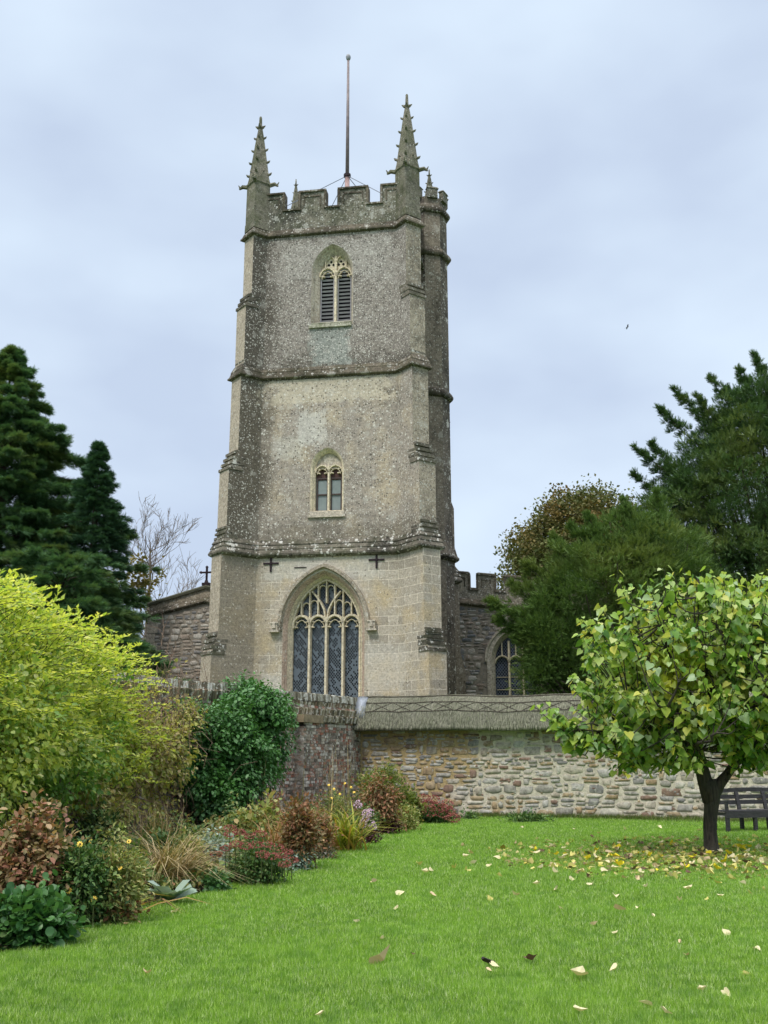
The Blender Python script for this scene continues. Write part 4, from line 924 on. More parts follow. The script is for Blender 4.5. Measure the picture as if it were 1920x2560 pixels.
m_yew=leafmat('yew_green',[(.050,.098,.026),(.10,.175,.044),(.15,.24,.062),(.07,.13,.035)],.25,.6,patch=(.17,.22,.06),pscale=.45,pw=(.48,.66),spec=.15)
m_yew2=leafmat('yew_dark',[(.032,.072,.028),(.068,.135,.048),(.105,.185,.062),(.045,.095,.034)],.25,.6,patch=(.16,.21,.06),pscale=.4,pw=(.5,.7),spec=.15)
conifer(-25,45,19.9,1.5,lambda z:min(5.6,.15+(20-z)*.50),520,26,m_con,'tallest dark green conifer with drooping sprays, cut by the left edge',11)
conifer(222,42,14.5,1.5,lambda z:min(1.75,.06+(14.5-z)*.30),420,17,m_con2,'slimmer dark pointed conifer beside the tallest one',12,k=22,ssize=(.14,.32))
conifer(150,38,8.6,.3,lambda z:min(4.2,1.2+(8.8-z)*.6),330,11,m_con,'broad low dark evergreen behind the yellow climber',13)
conifer(305,46,7.7,.3,lambda z:min(2.2,.3+(7.9-z)*.6),240,9,m_con2,'small dark rounded evergreen left of the gabled aisle',14)
# yews: spiky ascending limbs
def yew(px,Y,blobs,nt,k,mat,label,seed,spikes,ss=(.13,.28),tz=5.):
    """blobs (dx,dy,z,rx,ry,rz) round the trunk carry ragged tufts; spikes are boughs that run out beyond them"""
    rg=np.random.RandomState(seed); x0=at(px,1500,Y)[0]; root=empty('yew_tree',(x0,Y,0),0,label,'tree'); off=np.array([x0,Y,0.])
    mb=MB(); mb.tube([(0,0,-.2),(.1,0,tz*.5),(0,0,tz)],[.45,.35,.2],9)
    bl=np.array(blobs,'f'); wg=bl[:,3]*bl[:,5]; wg/=wg.sum(); ix=rg.choice(len(bl),nt,p=wg); d=norm(rg.normal(size=(nt,3)))
    lump=1+.13*np.sin(d[:,0]*7+ix)*np.sin(d[:,2]*8+2)+rg.normal(size=nt)*.05
    C=bl[ix,:3]+d*bl[ix,3:]*(lump*(.55+.45*rg.rand(nt)**.5))[:,None]; O_=d*.7+np.array([0,0,.35]); RR=rg.uniform(.22,.48,nt)
    for b_ in bl:
        for j in range(10):
            dd=norm(rg.normal(size=(1,3)))[0]; q=b_[:3]+dd*b_[3:]*.85; mb.tube([(0,0,max(1.,min(tz,q[2]*.6))),tuple(q*.55+np.array([0,0,q[2]*.05])),tuple(q)],[.09,.05,.01],4,cap=False)
    C=[C];O_=[O_];RR=[RR]
    for (a,c,n_) in spikes:
        a,c=np.array(a,float),np.array(c,float); v=c-a; L_=np.linalg.norm(v); n_=int(n_*2.2); t_=np.linspace(0,1,n_)+rg.normal(size=n_)*.02
        q=a+v*t_[:,None]+rg.normal(size=(n_,3))*(.34*(1-t_)+.03)[:,None]; q[:,2]+=.12*L_*t_**2
        C.append(q);O_.append(np.repeat((v/L_)[None],n_,0));RR.append((.27*(1-t_)+.06).clip(.06)); mb.tube([tuple(a),tuple(a+v*.5+np.array([0,0,.03*L_])),tuple(c+np.array([0,0,.10*L_]))],[.04,.025,.008],4,cap=False)
    mb.build('trunk',m_bark,root,True,uv=False)
    P,D,N,S=tuft_spread(rg,np.concatenate(C)+off,np.concatenate(O_),np.concatenate(RR),k,ss,.15)
    foliage('crown',P,D,N,S,FAN2,mat,root,off=off); return root
def spk(Y,x0,rows):
    X=at(x0,1500,Y)[0]; out=[]
    for (xa,ya,xb,yb,dy,n_) in rows:
        a=at(xa,ya,Y+dy); c=at(xb,yb,Y+dy); out.append(((a[0]-X,dy,a[2]),(c[0]-X,dy,c[2]),n_))
    return out
def bl_(Y,x0,rows):
    X=at(x0,1500,Y)[0]; out=[]
    for (xc,yc,rx,rz,dy) in rows:
        a=at(xc,yc,Y+dy); k_=Y/F; out.append((a[0]-X,dy,a[2],rx*k_,rx*k_*.8,rz*k_*1.03))
    return out
yew(1980,38,bl_(38,1980,[(2010,1230,300,250,0),(1850,1260,190,190,-.5),(1770,1350,180,170,-.5),(1980,1480,330,200,-.5),(1720,1480,170,150,0),(1930,1080,170,150,0),(2120,1050,180,200,.5),(1665,1340,95,110,-.2),(1745,1215,90,90,0),(1835,1110,95,80,.2),(1935,1030,100,70,0),(1960,1640,330,150,0)]),3900,34,m_yew2,'tall dark yew with spiky rising boughs behind the small garden tree',21,
 spk(38,1980,[(1760,1250,1590,1138,0,22),(1740,1240,1632,1125,.5,20),(1800,1160,1648,1040,0,24),(1850,1120,1690,998,.3,24),(1870,1080,1779,962,-.3,20),(1900,1060,1850,940,.2,22),(1960,1030,1888,905,0,24),(1990,1000,1950,880,.5,20),(1730,1280,1585,1205,.4,20),(1700,1330,1560,1290,-.3,18),(1860,1120,1745,1010,-.5,18),(1930,1060,1820,985,.6,16)]),tz=9)
yew(1560,34,bl_(34,1560,[(1540,1490,190,150,0),(1415,1560,110,110,-.3),(1640,1460,160,170,.3),(1510,1640,150,110,0),(1375,1580,60,60,-.4),(1395,1625,85,75,-.5),(1362,1640,55,60,-.6),(1350,1585,45,45,-.5),(1345,1700,50,40,-.6),(1400,1700,85,50,-.3),(1660,1620,160,130,0),(1560,1370,110,90,.3)]),2300,40,m_yew,'mid green spreading yew in front of the low battlemented wing',22,
 spk(34,1560,[(1370,1570,1222,1518,-.4,26),(1350,1590,1240,1560,-.2,18),(1400,1620,1285,1610,-.4,16),(1400,1660,1320,1650,-.4,16),(1400,1480,1310,1420,0,20),(1450,1440,1380,1355,.2,20),(1520,1390,1470,1300,0,20),(1580,1340,1560,1262,.2,18),(1650,1330,1640,1240,.3,18),(1360,1530,1280,1470,0,18),(1490,1400,1430,1325,0,18),(1450,1690,1390,1700,-.3,16)]),ss=(.10,.24),tz=4)
# autumn tree far right
def broad(name,px,Y,cz,rad,mat,label,seed,ncl,nl,ls,tpl,trunk=m_bark,zs=.0,shell=.6,cs=.115):
    rg=np.random.RandomState(seed); x0=at(px,1500,Y)[0]; root=empty(name,(x0,Y,0),0,label,'tree'); off=np.array([x0,Y,0.])
    mb=MB(); tips=[]; rng=random.Random(seed)
    tubes_tree(mb,(0,0,-.2),(0,0,1),cz*.36,.035*cz*.5,4,.7,rng,tips,.12,4,.6,(2,3),.02); mb.build('trunk',trunk,root,True,uv=False)
    c=norm(rg.normal(size=(ncl,3)))*(shell+(1-shell)*rg.rand(ncl)[:,None]**.5)*np.array(rad)+np.array([0,0,cz])
    P=np.repeat(c,nl,0)+rg.normal(size=(ncl*nl,3))*np.array(rad)*cs; n=len(P)
    foliage('crown',P+off,rg.normal(size=(n,3))+np.array([0,0,.15]),np.array([0,0,1.])+rg.normal(size=(n,3))*.6,rg.uniform(ls*.7,ls*1.3,n),tpl,mat,root,off=off)
    return root
m_aut=leafmat('turning_leaves',[(.07,.095,.03),(.12,.14,.045),(.16,.16,.06),(.085,.12,.035),(.20,.165,.075)],.2,.7,patch=(.20,.12,.04),pscale=.22,pw=(.52,.66),spec=.2)
broad('deciduous_tree',1475,60,11.6,(5.0,4.4,5.2),m_aut,'rounded brownish autumn tree rising beyond the low battlements',31,330,190,.20,QUAD,cs=.085)
m_yb=leafmat('yellowing_leaves',[(.18,.17,.05),(.25,.20,.07),(.12,.13,.04)],.25,.7)
broad('thin_tree',345,52,9.3,(1.6,1.5,2.4),m_yb,'sparse yellowing small tree in front of the bare tree',32,26,36,.24,QUAD)
# bare tree
bt0=at(370,1500,55); bt=empty('bare_tree',(bt0[0],55,0),0,'leafless grey-brown tree standing between conifers and the gable cross','tree')
mb=MB(); tips=[]; rng=random.Random(8)
mb.tube([(0,0,-.2),(.05,0,4),(0,.05,8),(.05,0,11),(-.05,0,13)],[.22,.17,.12,.07,.03],8,cap=False)
for i in range(22):
    z=rng.uniform(6,12.8); a=rng.uniform(0,6.28); f=(z-6)/7
    tubes_tree(mb,(0,0,z),(math.cos(a),math.sin(a),.75),2.0*(1-.45*f),.05*(1-.5*f),4,.55,rng,tips,.16,4,.66,(2,3),.011)
mb.build('trunk',simple('grey_bark',(.20,.165,.14),.9,.3,5),bt,True,uv=False)
# ================================================================ THE SMALL TREE ON THE LAWN
tp=G(1779,2133); mul=empty('garden_tree',(tp[0],tp[1],0),0,'small spreading tree with heart-shaped green leaves and forked dark trunk on the lawn','tree')
m,t,b=newmat('fissured_bark'); ob=nd(t,'ShaderNodeTexCoord').outputs['Object']
nn=noise(t,nd(t,'ShaderNodeMapping',{0:ob,'Scale':(26,26,3.5)}).outputs[0],1.,5,.65,.6); n2=noise(t,ob,3,4)
col=mixc(t,ramp(t,n2,[(.4,0.),(.65,.6)]),ramp(t,nn,[(.35,(.016,.013,.011)),(.6,(.075,.058,.044))]),(.05,.052,.035))
t.links.new(col,b.inputs['Base Color']); b.inputs['Roughness'].default_value=.95; t.links.new(nd(t,'ShaderNodeBump',{'Height':nn,'Strength':1.,'Distance':.05}).outputs[0],b.inputs['Normal']); m_bk=m
mb=MB()
mb.tube([(0,0,-.05),(0,0,.04),(0,0,.15),(.0,0,.45),(.05,0,.75),(.08,0,1.0),(.03,0,1.2)],[.18,.15,.122,.110,.122,.155,.145],14)
mb.tube([(.05,0,.85),(-.04,0,1.25),(-.10,0,1.6),(-.17,0,2.0),(-.28,.05,2.4),(-.30,.1,2.9),(-.2,.1,3.5)],[.14,.125,.105,.09,.075,.06,.03],10)
mb.tube([(.10,0,.95),(.22,0,1.15),(.36,0,1.30),(.52,.0,1.50),(.66,.05,1.8),(.78,.1,2.3),(.9,.1,3.0)],[.11,.10,.08,.07,.075,.06,.03],10)
mb.tube([(.22,0,1.12),(.33,-.05,1.22),(.37,-.06,1.34)],[.06,.05,.05],7)
rng=random.Random(17); skel=[]
def limb(p0,az,ln,r,rise,sag=0.):
    pts=[Vector(p0)]; h=Vector((math.cos(az),math.sin(az),0)); n=7
    for i in range(1,n+1):
        f=i/n; pts.append(Vector(p0)+h*ln*f+Vector((rng.gauss(0,.03),rng.gauss(0,.03),rise*f-sag*f*(1-f)*2+.05*math.sin(f*7+az))))
    mb.tube(pts,[r*(1-.8*i/n) for i in range(n+1)],6); skel.extend(pts[1:]); return pts
for k in range(11):
    az=2*math.pi*k/11+rng.uniform(-.2,.2); p=(-.2,0,rng.uniform(1.6,2.6)) if math.cos(az)<.2 else (.66,.05,rng.uniform(1.5,2.4))
    pts=limb(p,az,rng.uniform(1.3,2.1),.055,rng.uniform(.0,1.2),.08)
    for j in (3,5): limb(pts[j],az+rng.choice((-1,1))*rng.uniform(.5,1.),rng.uniform(.7,1.2),.028,rng.uniform(.1,.9))
for k in range(16):
    az=rng.uniform(0,6.28); limb((-.28+rng.uniform(0,1.),.05,rng.uniform(2.3,3.1)),az,rng.uniform(.6,1.7),.035,rng.uniform(.9,1.9))
# shoots reaching the dome surface, leaves along them
P=[];D=[];N=[];S=[]; rg=np.random.RandomState(3); cen=np.array([.25,0,2.75])
def dome(az,el):   # radius of the crown
    return 1.0
def shoot(e,cen_,ln,kk=.054,lsz=(.09,.20)):
    inn=e-cen_; dirn=norm(((inn/np.linalg.norm(inn))*.8+np.array([0,0,.5 if inn[2]>-.3 else -.15]))[None])[0]
    st_=e-dirn*ln
    pts=[Vector(st_+dirn*ln*f+np.array([0,0,-.05*f*f])) for f in (0,.35,.7,1.)]
    mb.tube(pts,[.011,.009,.006,.003],3,cap=False)
    near=min(skel,key=lambda q:(q-pts[0]).length_squared)
    if (near-pts[0]).length<1.0: mb.tube([near,(near+pts[0])/2+Vector((0,0,-.03)),pts[0]],[.015,.012,.010],3,cap=False)
    for j in range(int(ln/kk)):
        f=(j+.5)*kk/ln; p=st_+dirn*ln*f; a=j*2.4+rg.rand(); sd_=np.array([math.cos(a),math.sin(a),.0])
        out=norm((inn*.3+sd_+rg.normal(size=3)*.4)[None])[0]; out[2]=-rg.uniform(.1,1.3)
        P.append(p+sd_*rg.uniform(.02,.09)); D.append(out); N.append(np.array([sd_[0]*.6,sd_[1]*.6,.7])+inn*.2+rg.normal(size=3)*.6); S.append(rg.uniform(*lsz)*(1.1-.35*f))
# the crown is a bundle of leafy boughs: each lobe (x,y,z,rx,ry,rz) is one bough's mass
LOB=[(-1.25,-.3,3.4,1.2,1.3,.95),(-1.72,0,2.75,.72,1.3,.95),(-2.0,-.2,2.1,.68,.9,.50),(-.2,-.6,3.95,1.15,1.2,.85),(.85,-.3,4.0,1.3,1.3,.90),(1.9,0,3.6,1.1,1.3,1.0),(2.4,0,2.7,1.0,1.3,.9),(.1,-1.1,3.0,1.4,.8,1.0),(1.3,-1.1,2.9,1.3,.8,1.0),(-1.1,-.9,2.4,1.1,.8,.75),(.3,1.1,3.3,1.9,.9,1.2),(-1.55,-.3,1.75,.70,.7,.50),(-.9,.7,2.6,1.2,.8,.9),(-.75,-.7,1.65,.50,.5,.50),(.75,-.7,2.0,.55,.5,.70),(2.0,-.6,2.0,.8,.7,.6),(1.5,.5,4.0,1.,.9,.7),(.75,-.5,1.6,.45,.4,.45),(.2,-.9,2.3,.8,.5,.6),(-.55,-.5,1.75,.5,.4,.45),(.35,-.6,1.85,.4,.35,.45),(1.2,-.6,1.7,.5,.45,.5),(-1.2,-.4,1.5,.5,.45,.4),(-.2,-.2,2.7,1.2,1,.8)]
LOB=np.array(LOB); wl=LOB[:,3]*LOB[:,5]+LOB[:,3]*LOB[:,4]; wl/=wl.sum()
for i in range(960):
    L_=LOB[rg.choice(len(LOB),p=wl)]; d=rg.normal(size=3); d/=np.linalg.norm(d)
    e=L_[:3]+d*L_[3:]*rg.uniform(.72,1.16); shoot(e,L_[:3]*.6+cen*.4-np.array([0,0,.3]),rg.uniform(.35,.75))
for (x,y,z) in ((-2.72,-.1,2.5),(-2.6,0,2.35),(-2.65,-.2,2.3),(-2.45,-.3,2.2)): 
    for q in range(4): shoot(np.array([x,y,z])+rg.normal(size=3)*.1,np.array([-1.4,0,1.9]),.6)
for i in range(26): shoot(np.array([rg.uniform(-1.5,2.4),rg.uniform(-.9,.6),4.75+rg.uniform(-.15,.12)-.10*abs(rg.normal())]),np.array([rg.uniform(-.5,1.5),0,2.5]),.6)
mb.build('trunk',m_bk,mul,True,uv=False)
m_mul=leafmat('heart_leaves',[(.08,.19,.035),(.16,.31,.05),(.28,.44,.08),(.42,.55,.10),(.36,.50,.28),(.62,.60,.10)],.42,.36,patch=(.40,.44,.04),pscale=.9,pw=(.55,.72),spec=.45)  # the pale bluish green in the palette paints the leaves' glossy sheen
off=np.array([tp[0],tp[1],0.]); foliage('crown',np.array(P)+off,D,N,S,HEART,m_mul,mul,off=off)
print('mulberry leaves',len(P))
# ================================================================ CLIMBERS AND BORDER PLANTS
def ell(rg,n,shell):
    d=norm(rg.normal(size=(n,3))); r=(shell+(1-shell)*rg.rand(n))[:,None]; return d,d*r
m_stem=simple('green_stem',(.07,.09,.03),.8,.3,8,bump=0.); m_dry=simple('dry_stem',(.26,.20,.12),.85,.3,8,bump=0.); m_twig=simple('brown_twig',(.17,.115,.08),.9,.3,8,bump=0.)
FRONT=0.
def bush(name,label,cat,blobs,n,ls,tpl,mat,seed,stem=m_twig,nstem=14,shell=.55,jit=.12,outw=.8,down=.0,wf=1.,part='leaves',per=20,cr=.17,rough=.75):
    """blobs (x,y,z,rx,ry,rz) in the world carry clusters of leaves, so the surface breaks into lit and shaded clumps"""
    rg=np.random.RandomState(seed); bl=np.array(blobs,'f'); wgt=(bl[:,3]*bl[:,4]+bl[:,3]*bl[:,5]+bl[:,4]*bl[:,5]); wgt/=wgt.sum()
    base=np.array([bl[0,0],bl[0,1],0.]); root=empty(name,base,0,label,cat)
    nc=max(8,n//per); ix=rg.choice(len(bl),nc,p=wgt); d,e=ell(rg,nc,shell)
    lump=1+.2*np.sin(e[:,0]*5+seed+ix)*np.sin(e[:,1]*5+1)*np.sin(e[:,2]*6+2)+rg.normal(size=nc)*.09
    C=bl[ix,:3]+e*bl[ix,3:]*lump[:,None]; lump*=np.array([.96+rough*mnoise.noise(Vector(q)*1.5)+.45*rough*mnoise.noise(Vector(q)*4.) for q in C])
    C=bl[ix,:3]+e*bl[ix,3:]*lump[:,None]
    rmin=bl[ix,3:].min(axis=1); cr_=np.minimum(.30,cr+rmin*.14)*rg.uniform(.5,1.6,nc)*(ls/.09)**.4
    k=max(1,n//nc); le=norm(rg.normal(size=(nc*k,3))); lr=rg.rand(nc*k,1)**.5
    P=np.repeat(C,k,0)+le*lr*np.repeat(cr_,k)[:,None]*np.array([1,1,.8])
    d=np.repeat(d,k,0)
    keep=P[:,2]>.02; P=P[keep]; d=d[keep]; le=le[keep]; n=len(P)
    D=d*outw*.5+le*.8+rg.normal(size=(n,3))*.5+np.array([0,0,-down]); N=d*.5+le*.6+np.array([0,0,.8])+rg.normal(size=(n,3))*.4
    S=rg.uniform(ls*.55,ls*1.35,n)
    foliage(part,P,D,N,S,tpl,mat,root,W=S*wf*rg.uniform(.8,1.2,n),off=base)
    if nstem:
        mb=MB()
        for i in range(nstem):
            b_=bl[rg.choice(len(bl),p=wgt)]; dd,ee=ell(rg,1,.6); q=b_[:3]+ee[0]*b_[3:]*.95; q[2]=max(q[2],.1)
            p0=np.array([b_[0]+rg.normal()*b_[3]*.25,b_[1]+rg.normal()*b_[4]*.25,0.0]); mid=(p0+q)/2+rg.normal(size=3)*.08
            mb.tube([p0-base,mid-base,q-base],[.014,.01,.004],4,cap=False)
        mb.build('stem',stem,root,True,uv=False)
    return root,base
def clump(name,label,cat,x0,x1,yt,yb,n,ls,tpl,mat,seed,dk=.75,solid=False,**kw):
    global FRONT
    ls=ls*.80; n=int(n*1.5)
    rg=np.random.RandomState(seed+500); g=G((x0+x1)/2,yb); Y=g[1]; wx=(x1-x0)/F*Y/2*.86; h=(yb-yt)/F*Y*.96; FRONT=Y
    if solid: bl=[(g[0],Y+wx*dk*.8,h*.52,wx,wx*dk,h*.52)]
    else:
        bl=[(g[0],Y+wx*dk,h*.42,wx*.62,wx*dk*.7,h*.44)]
        for i in range(6):
            a=(i+.5)/6*2-1; hh=h*(1-.35*abs(a))*rg.uniform(.72,1.08); rr_=wx*rg.uniform(.28,.45)
            bl.append((g[0]+a*wx*.68,Y+wx*dk*rg.uniform(.25,1.3),hh*.55,rr_,rr_*.9,hh*.47))
    return bush(name,label,cat,bl,n,ls,tpl,mat,seed,**kw)
def blades(name,label,cat,x,yb,h,spread,n,mat,seed,wd=.02,droop=.5,tpl=None,part='leaves',base=None,lo=.55):
    rg=np.random.RandomState(seed); g=G(x,yb) if base is None else np.array(base); root=empty(name,(g[0],g[1],0),0,label,cat)
    t_=np.array([(-.5,0,0),(.5,0,0),(-.45,.35,-.02),(.45,.35,-.02),(-.35,.7,-.12*droop*2),(.35,.7,-.12*droop*2),(0,1,-.42*droop*2)],'f'); tpl=(t_,LONG[1])
    az=rg.uniform(0,6.283,n); tl=rg.rand(n)*spread; D=np.column_stack([np.cos(az)*tl,np.sin(az)*tl,np.ones(n)])
    P=np.column_stack([rg.normal(size=n)*.07*h*2,rg.normal(size=n)*.07*h*2,np.zeros(n)])+g
    N=np.column_stack([-np.cos(az),-np.sin(az),np.full(n,.3)])*1.+rg.normal(size=(n,3))*.2
    S=h*rg.uniform(lo,1.05,n)*np.sqrt(1+tl**2*.4)
    foliage(part,P,D,N,S,tpl,mat,root,W=np.full(n,wd)*rg.uniform(.6,1.2,n),off=g); return root,g
def heads(root,base,pts,r,mat,seed,flat=.45,n=70,ls=.35,name='flower_head',stemmat=m_stem):
    rg=np.random.RandomState(seed); base=np.array(base)
    sm=MB()
    for p in pts:
        p=np.array(p); d,e=ell(rg,n,.75); e[:,2]*=flat; P=p+e*r*rg.uniform(.8,1.15); foliage(name,P,d+rg.normal(size=(n,3))*.4,d+rg.normal(size=(n,3))*.4,np.full(n,r*ls),QUAD,mat,root,W=np.full(n,r*ls*1.3),off=base)
        sm.tube([(p[0]-base[0],p[1]-base[1],max(.0,p[2]*.3)),(p[0]-base[0],p[1]-base[1],p[2])],.006,4,cap=False)
    sm.build('flower_stem',stemmat,root,uv=False)
def daisies(root,base,pts,r,mat,mid,seed,name='flower'):
    rg=np.random.RandomState(seed); base=np.array(base)
    for p in pts:
        mb=MB(); p=np.array(p)-base; nrm=Vector((rg.normal()*.3,-1,.8+rg.normal()*.3)).normalized(); x=nrm.cross(Vector((0,0,1))).normalized(); y=nrm.cross(x); c=Vector(p)
        for k in range(9):
            a=k*2*math.pi/9; dv=x*math.cos(a)+y*math.sin(a); sv=x*-math.sin(a)+y*math.cos(a)
            mb.add([c+dv*r*.2-sv*r*.12,c+dv*r*.75-sv*r*.2-nrm*r*.1,c+dv*r-nrm*r*.2,c+dv*r*.75+sv*r*.2-nrm*r*.1,c+dv*r*.2+sv*r*.12],[(0,1,2,3,4)],0)
        mb.tube([c-nrm*r*.1,c+nrm*r*.15,c+nrm*r*.3],[r*.3,r*.3,r*.1],7,1); mb.tube([(p[0],p[1],p[2]*.2),tuple(c)],.004,3,2)
        mb.build(name,[mat,mid,m_stem],root,uv=False,fix=False)
# --- big yellow-green climber over the wall
m_yel=leafmat('yellow_green_leaves',[(.26,.40,.08),(.44,.54,.10),(.60,.64,.14),(.16,.30,.06),(.76,.74,.32)],.45,.5,patch=(.13,.27,.05),pscale=1.1,pw=(.48,.58),spec=.35)
m_lime=leafmat('lime_leaves',[(.44,.55,.08),(.62,.68,.12),(.30,.46,.07),(.78,.78,.25)],.5,.5,spec=.35)
bl=[]
for (px,yt,Y,rx) in ((-60,1480,12.2,1.2),(10,1510,13.0,1.1),(70,1545,13.9,1.0),(130,1570,14.8,1.0),(190,1600,15.9,.95),(245,1640,17.0,.75),(290,1690,18.0,.5)):
    t_=at(px,yt,Y); zb_=.75+.25*(px>200); h=t_[2]-zb_
    bl.append((t_[0]-.35,Y,zb_+h*.5,rx,1.1,h*.50)); bl.append((t_[0]+.1,Y-.3,zb_+h*.42,rx*.75,.8,h*.34))
yr,yb_=bush('yellow_climber','huge yellow-green leafy climber heaped over the brick garden wall','climber',bl,60000,.072,OVAL,m_yel,41,nstem=60,shell=.66,down=.25,wf=1.0,cr=.14,per=22,rough=.75)
# arching leafy shoots standing out of the top
rg=np.random.RandomState(42); P=[];D=[];N=[];S=[]; mb=MB()
for i in range(460):
    px=rg.uniform(-60,340); Y=np.interp(px,[-60,10,190,345],[12.2,13,15.9,19.2])+rg.normal()*.6; yt=np.interp(px,[-60,0,60,110,183,211,284,348],[1480,1490,1545,1560,1580,1605,1640,1690])
    p0=at(px,yt+15+rg.rand()**1.5*330,Y-.35); d=np.array([rg.normal()*.5+.45,rg.normal()*.4,rg.uniform(.25,1.)]); d/=np.linalg.norm(d); ln=rg.uniform(.5,1.0)
    pts=[p0+d*ln*f+np.array([0,0,-.35*ln*f*f]) for f in np.linspace(0,1,6)]; mb.tube([q-yb_ for q in pts],[.007,.006,.005,.004,.003,.002],3,cap=False)
    for j in range(22):
        f=.1+.9*j/22; q=p0+d*ln*f+np.array([0,0,-.35*ln*f*f]); s=1 if j%2 else -1; sd_=np.cross(d,[0,0,1.]); P.append(q); D.append(sd_*s+d*.7+rg.normal(size=3)*.3); N.append(np.array([0,0,1.])+rg.normal(size=3)*.35); S.append(rg.uniform(.06,.105))
foliage('shoot_leaves',P,D,N,S,LANCE,m_lime,yr,W=np.array(S)*1.9,off=yb_); mb.build('shoot',m_stem,yr,uv=False)
# --- thin tangled climber with brown twigs
m_thin=leafmat('thin_yellowing_leaves',[(.34,.38,.08),(.50,.48,.14),(.22,.29,.07),(.60,.50,.26),(.20,.16,.08)],.4,.55)
bl=[]
for (px,yt,yb,Y,rx) in ((300,1665,2050,18.5,.5),(340,1690,2055,19.2,.45),(380,1715,2060,20.0,.45),(415,1730,2030,20.8,.45),(452,1750,1850,21.6,.4),(250,1980,2060,17.5,.7),(190,1900,2040,16.4,.7)):
    a,c=at(px,yt,Y),at(px,yb,Y); bl.append((a[0]+.1,Y-.1,(a[2]+c[2])/2,rx,.55,(a[2]-c[2])/2))
tr_,tb_=bush('twiggy_climber','thin half-bare climber of brown twigs and yellowing leaves on the wall','climber',bl,9500,.085,OVAL,m_thin,43,nstem=0,shell=.3,down=.4,per=9)
mb=MB(); rg=np.random.RandomState(44)
for i in range(420):
    b_=bl[rg.randint(0,5)]; p=np.array(b_[:3])+rg.normal(size=3)*np.array([.28,.2,.75])+np.array([0,-.1,0]); d=rg.normal(size=3)*np.array([.35,.3,.9]); ln=rg.uniform(.3,.9); d/=np.linalg.norm(d)
    mb.tube([p-tb_,p+d*ln*.5+rg.normal(size=3)*.05-tb_,p+d*ln+rg.normal(size=3)*.1-tb_],[.007,.005,.002],3,cap=False)
mb.build('twig',m_twig,tr_,uv=False)
# --- dense dark green climber
m_dg=leafmat('dark_green_leaves',[(.038,.12,.032),(.062,.175,.045),(.095,.24,.065),(.05,.14,.04),(.14,.30,.11)],.25,.42,patch=(.08,.22,.045),pscale=1.4,spec=.45)
bl=[]
for (px,py,Y,rx,rz) in ((562,1822,23.0,.8,.66),(640,1785,23.9,.85,.80),(520,1870,22.7,.62,.95),(600,1890,23.2,.85,1.0),(672,1850,24.2,.62,.95),(525,1965,22.6,.45,.6),(590,1980,23.0,.6,.5),(488,1815,22.3,.48,.42),(478,1880,22.2,.42,.75),(665,1770,24.2,.60,.55)):
    a=at(px,py,Y); bl.append((a[0],Y-.25,a[2],rx,.55,rz))
bl=[(b[0]-.14,)+tuple(b[1:]) for b in bl]
bush('dense_climber','dense dark green glossy climber bulging over the brick wall beside the tower','climber',bl,36000,.088,OVAL,m_dg,45,nstem=30,shell=.78,down=.55,cr=.12,rough=.6)
# --- border
m_cop_=leafmat('copper_leaves',[(.32,.15,.10),(.42,.22,.14),(.16,.15,.055),(.46,.32,.18),(.11,.13,.045)],.3,.5); m_gls=leafmat('glossy_leaves',[(.032,.11,.028),(.055,.16,.04),(.10,.23,.065),(.04,.125,.032)],.25,.38,spec=.5)
m_dk=leafmat('border_green',[(.035,.09,.026),(.06,.14,.036),(.10,.19,.05),(.16,.23,.07)],.25,.5); m_pg=leafmat('pale_green',[(.20,.27,.07),(.30,.34,.10),(.13,.20,.06),(.42,.42,.17),(.40,.30,.12)],.35,.5)
m_straw=leafmat('straw_blades',[(.40,.31,.17),(.55,.45,.27),(.28,.20,.10),(.20,.22,.07)],.3,.7); m_silver=leafmat('silver_leaves',[(.25,.34,.28),(.33,.42,.35),(.20,.28,.22)],.15,.7,spec=.2)
m_red=leafmat('dark_red_leaves',[(.09,.02,.018),(.14,.035,.03),(.06,.03,.02)],.25,.5); m_sed=leafmat('dark_red_flowers',[(.26,.06,.06),(.38,.11,.10),(.18,.045,.05),(.42,.18,.14)],.15,.8)
m_strap=leafmat('strap_leaves',[(.22,.27,.03),(.34,.36,.05),(.14,.21,.03),(.42,.30,.08),(.30,.15,.06)],.35,.45); m_rus=leafmat('russet_leaves',[(.24,.10,.055),(.34,.17,.09),(.16,.10,.045),(.12,.13,.05),(.42,.28,.15)],.3,.6)
m_oli=leafmat('olive_green_leaves',[(.12,.17,.03),(.19,.25,.045),(.09,.14,.03),(.28,.30,.07)],.35,.5); m_pur=leafmat('purple_leaves',[(.040,.010,.014),(.065,.016,.022),(.025,.01,.012)],.15,.5)
m_pink=simple('pink_petals',(.72,.50,.66),.6,.12,9,bump=0.); m_ylw=simple('yellow_petals',(.75,.52,.08),.6,.2,9,bump=0.); m_disc=simple('flower_disc',(.12,.06,.02),.8,.3,20)
m_fill=leafmat('deep_green_fill',[(.035,.085,.03),(.06,.125,.038),(.09,.16,.045),(.15,.18,.06)],.2,.6)
clump('copper_shrub','coppery pink-tinged shrub in the near border above the glossy green clump','shrub',-70,150,2015,2335,3600,.085,OVAL,m_cop_,51,shell=.6,down=.2)
clump('glossy_plant','low clump of rounded glossy green leaves at the near end of the border','plant',-75,150,2262,2380,1900,.082,ROUND,m_gls,52,shell=.5,wf=1.0,down=-.1,nstem=10,stem=m_stem)
r,b_=clump('daisy_plant','dark bushy green perennial with a few yellow daisies in the near border','plant',90,265,2075,2330,4200,.075,LANCE,m_dk,53,shell=.5,wf=1.6,stem=m_stem)
daisies(r,b_,[at(97,2160,FRONT-.02),at(172,2226,FRONT-.02),at(235,2248,FRONT-.02),at(200,2110,FRONT-.02)],.032,m_ylw,m_disc,1)
